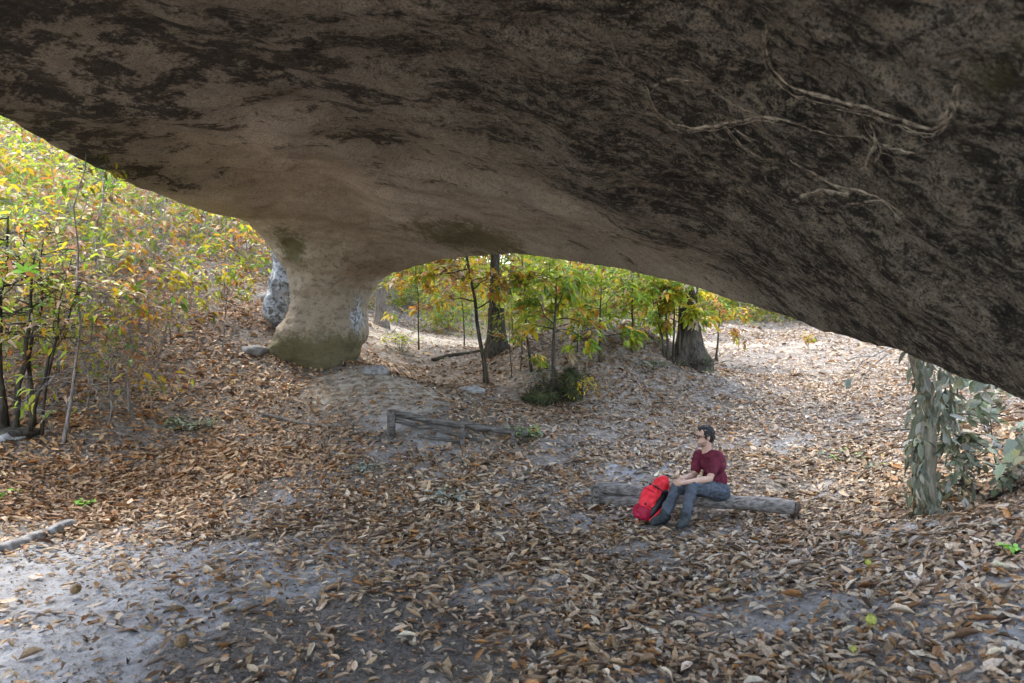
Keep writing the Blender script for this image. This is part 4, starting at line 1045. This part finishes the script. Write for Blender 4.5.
# boots
for an, to in ((anN, toN), (anF, toF)):
    gz = Hs(to.x, to.y) + .03; s_ = Acc(); dv = (to - an); dv.z = 0; dv.normalize()
    heel = an - dv * .05; heel.z = gz + .045; ball = an + dv * .11; ball.z = gz + .04; tip = an + dv * .19; tip.z = gz + .035
    capsule(s_, [rel(heel), rel(ball), rel(tip)], [.05, .053, .042]); capsule(s_, [rel(an + Vector((0, 0, .03))), rel(an - Vector((0, 0, .04)) + dv * .01)], [.052, .052])
    bo = link('boot', fuse('boot', s_, .008, 2, M['shoe']), man)
    so_ = Acc(); V = []; n_ = 24; sd = dv.cross(Vector((0, 0, 1)))
    for z_ in (.0, .022):
        for k in range(n_):
            a_ = 2 * math.pi * k / n_; p = an + dv * (.065 + .145 * math.cos(a_)) + sd * (.048 * math.sin(a_) * (1 + .12 * math.cos(a_))); V.append(rel(Vector((p.x, p.y, gz + .004 + z_))))
    so_.add(np.array(V), [(k, (k + 1) % n_, n_ + (k + 1) % n_, n_ + k) for k in range(n_)] + [tuple(range(n_ - 1, -1, -1)), tuple(range(n_, 2 * n_))])
    link('sole', so_.mesh("sole", M['black'], False), bo)
    lc = Acc()
    for q_ in (.03, .06, .09):
        c_ = an + dv * q_; c_.z = gz + .1 - q_ * .45; lc.tube(np.array([rel(c_ - sd * .03), rel(c_ + Vector((0, 0, .008))), rel(c_ + sd * .03)]), .004, 5)
    link('lace', lc.mesh('lace', M['rotlace']), bo)

# ---------------------------------------------------------------- backpack
M['red'] = mat_plain('bright_red_nylon', (.78, .03, .045), .55, (.62, .02, .035), 16, .35)
M['dred'] = mat_plain('deep_red_nylon', (.36, .008, .04), .6, (.27, .006, .03), 16, .35)
bp = empty('backpack', on(650, 521), 'bright red hiking backpack with darker red base leaning on the log beside the man', 'backpack'); bo_ = bp.location
b0_ = P(643, 514, 7.7); b1_ = P(664, 480, 7.78)
ax = (b1_ - b0_).normalized(); side = Vector((.75, -.6, 0)); side = (side - ax * side.dot(ax)).normalized(); dep = ax.cross(side)
Rb = np.array([side, dep, ax]).T; Lb = (b1_ - b0_).length
def bl_(a_, b_, c_): return np.array(b0_ + side * a_ + dep * b_ + ax * c_ - bo_)
def wrinkle(me, amp_, sc_):
    V = np.empty(len(me.vertices) * 3, np.float32); me.vertices.foreach_get('co', V); V = V.reshape(-1, 3); nn = np.empty(len(V) * 3, np.float32); me.vertices.foreach_get('normal', nn)
    V += nn.reshape(-1, 3) * (amp_ * fbm(V * sc_, 3))[:, None].astype(np.float32); me.vertices.foreach_set('co', V.ravel()); return me
a = Acc(); ellipsoid(a, bl_(0, 0, .16), (.122, .10, .25), Rb, 24, 16); ellipsoid(a, bl_(0, 0, .30), (.102, .085, .18), Rb, 24, 16)
link('pack_body', wrinkle(fuse('pack_body', a, .012, 3, M['red']), .014, 14), bp)
a = Acc(); ellipsoid(a, bl_(0, .0, .02), (.130, .112, .12), Rb, 24, 16); link('pack_base', wrinkle(fuse('pack_base', a, .012, 2, M['dred']), .012, 14), bp)
a = Acc(); ellipsoid(a, bl_(0, .0, .40), (.088, .08, .085), Rb, 20, 14); ellipsoid(a, bl_(.0, .0, .46), (.07, .06, .05), Rb); link('top_lid', wrinkle(fuse('top_lid', a, .01, 2, M['red']), .01, 18), bp)
a = Acc(); ellipsoid(a, bl_(.085, .02, .16), (.075, .085, .22), Rb, 20, 14); link('back_panel', fuse('back_panel', a, .012, 2, M['black']), bp)
sgn = -1 if (b0_ + dep - b0_).y > 0 else 1     # dep towards camera
a = Acc(); ellipsoid(a, bl_(-.01, .085 * sgn, .20), (.10, .045, .15), Rb, 20, 14); link('front_pocket', wrinkle(fuse('front_pocket', a, .01, 2, M['red']), .008, 20), bp)
for s_, x_ in ((0, .15), (1, .135)):
    a = Acc(); a.tube(catmull(np.array([bl_(x_ * .7, -.02 * sgn, .42), bl_(x_ + .03, -.03 * sgn, .28), bl_(x_ + .05, -.0 * sgn + s_ * .06 * sgn, .10), bl_(x_ + .0, .04 * sgn, -.03)]), 5, False), .014, 6)
    link('strap', a.mesh('strap', M['black'] if s_ == 0 else M['red']), bp)
a = Acc(); a.tube(catmull(np.array([bl_(-.02, .0, .5), bl_(0, .02, .535), bl_(.02, 0, .5)]), 5, False), .007, 6); link('grab_loop', a.mesh('grab_loop', M['black']), bp)
for c_ in (.10, .33):
    a = Acc(); ring_ = [bl_(.118 * math.cos(t_), .104 * math.sin(t_), c_) * 1.0 for t_ in np.linspace(0, 2 * math.pi, 25)]; a.tube(np.array(ring_), .007, 6); link('compression_strap', a.mesh('compression_strap', M['black']), bp)
    a = Acc(); ellipsoid(a, bl_(.03, .125 * sgn, c_), (.018, .01, .014), Rb, 10, 8); link('buckle', a.mesh('buckle', M['black']), bp)
a = Acc(); a.tube(np.array([bl_(-.06, .13 * sgn, .26), bl_(.05, .13 * sgn, .26)]), .006, 6); link('zip', a.mesh('zip', M['dred']), bp)

# ---------------------------------------------------------------- light, sky, camera
SUN_AZ = R(-38); SUN_EL = R(50)      # azimuth measured from +Y towards +X
dirv = Vector((math.sin(SUN_AZ) * math.cos(SUN_EL), math.cos(SUN_AZ) * math.cos(SUN_EL), math.sin(SUN_EL)))
w = bpy.data.worlds.new('World'); sc.world = w; w.use_nodes = True; nt = w.node_tree
sky = nt.nodes.new('ShaderNodeTexSky'); sky.sky_type = 'NISHITA'; sky.sun_disc = False; sky.sun_elevation = SUN_EL; sky.sun_rotation = SUN_AZ
sky.dust_density = 1.2; sky.air_density = 1.0; sky.ozone_density = 1.0
bg = nt.nodes['Background']; hs = nt.nodes.new('ShaderNodeHueSaturation'); hs.inputs['Saturation'].default_value = .62; nt.links.new(sky.outputs[0], hs.inputs['Color']); nt.links.new(hs.outputs[0], bg.inputs[0]); bg.inputs[1].default_value = .15
sd = bpy.data.lights.new('sun', 'SUN'); sd.energy = .85; sd.angle = R(18); sd.color = (1, .93, .82)
so = bpy.data.objects.new('sun', sd); COL.objects.link(so); so.location = (0, 0, 30); so.rotation_euler = dirv.to_track_quat('Z', 'Y').to_euler()
cd = bpy.data.cameras.new('camera'); cam = bpy.data.objects.new('camera', cd); COL.objects.link(cam); sc.camera = cam
cam.location = cam_o; cam.rotation_euler = (R(90) - PITCH, 0, 0); cd.sensor_width = 36; cd.lens = 36 * F / 1024; cd.clip_end = 1500; cd.clip_start = .05
cd.dof.use_dof = True; cd.dof.focus_distance = 8.5; cd.dof.aperture_fstop = 2.2
vs = sc.view_settings; vs.view_transform = 'Standard'; vs.look = 'None'; vs.exposure = 3.05; vs.gamma = 1
cy = sc.cycles; cy.max_bounces = 7; cy.diffuse_bounces = 5; cy.transmission_bounces = 4; cy.use_denoising = True
cy.use_adaptive_sampling = True; cy.adaptive_threshold = .02; cy.sample_clamp_indirect = 8
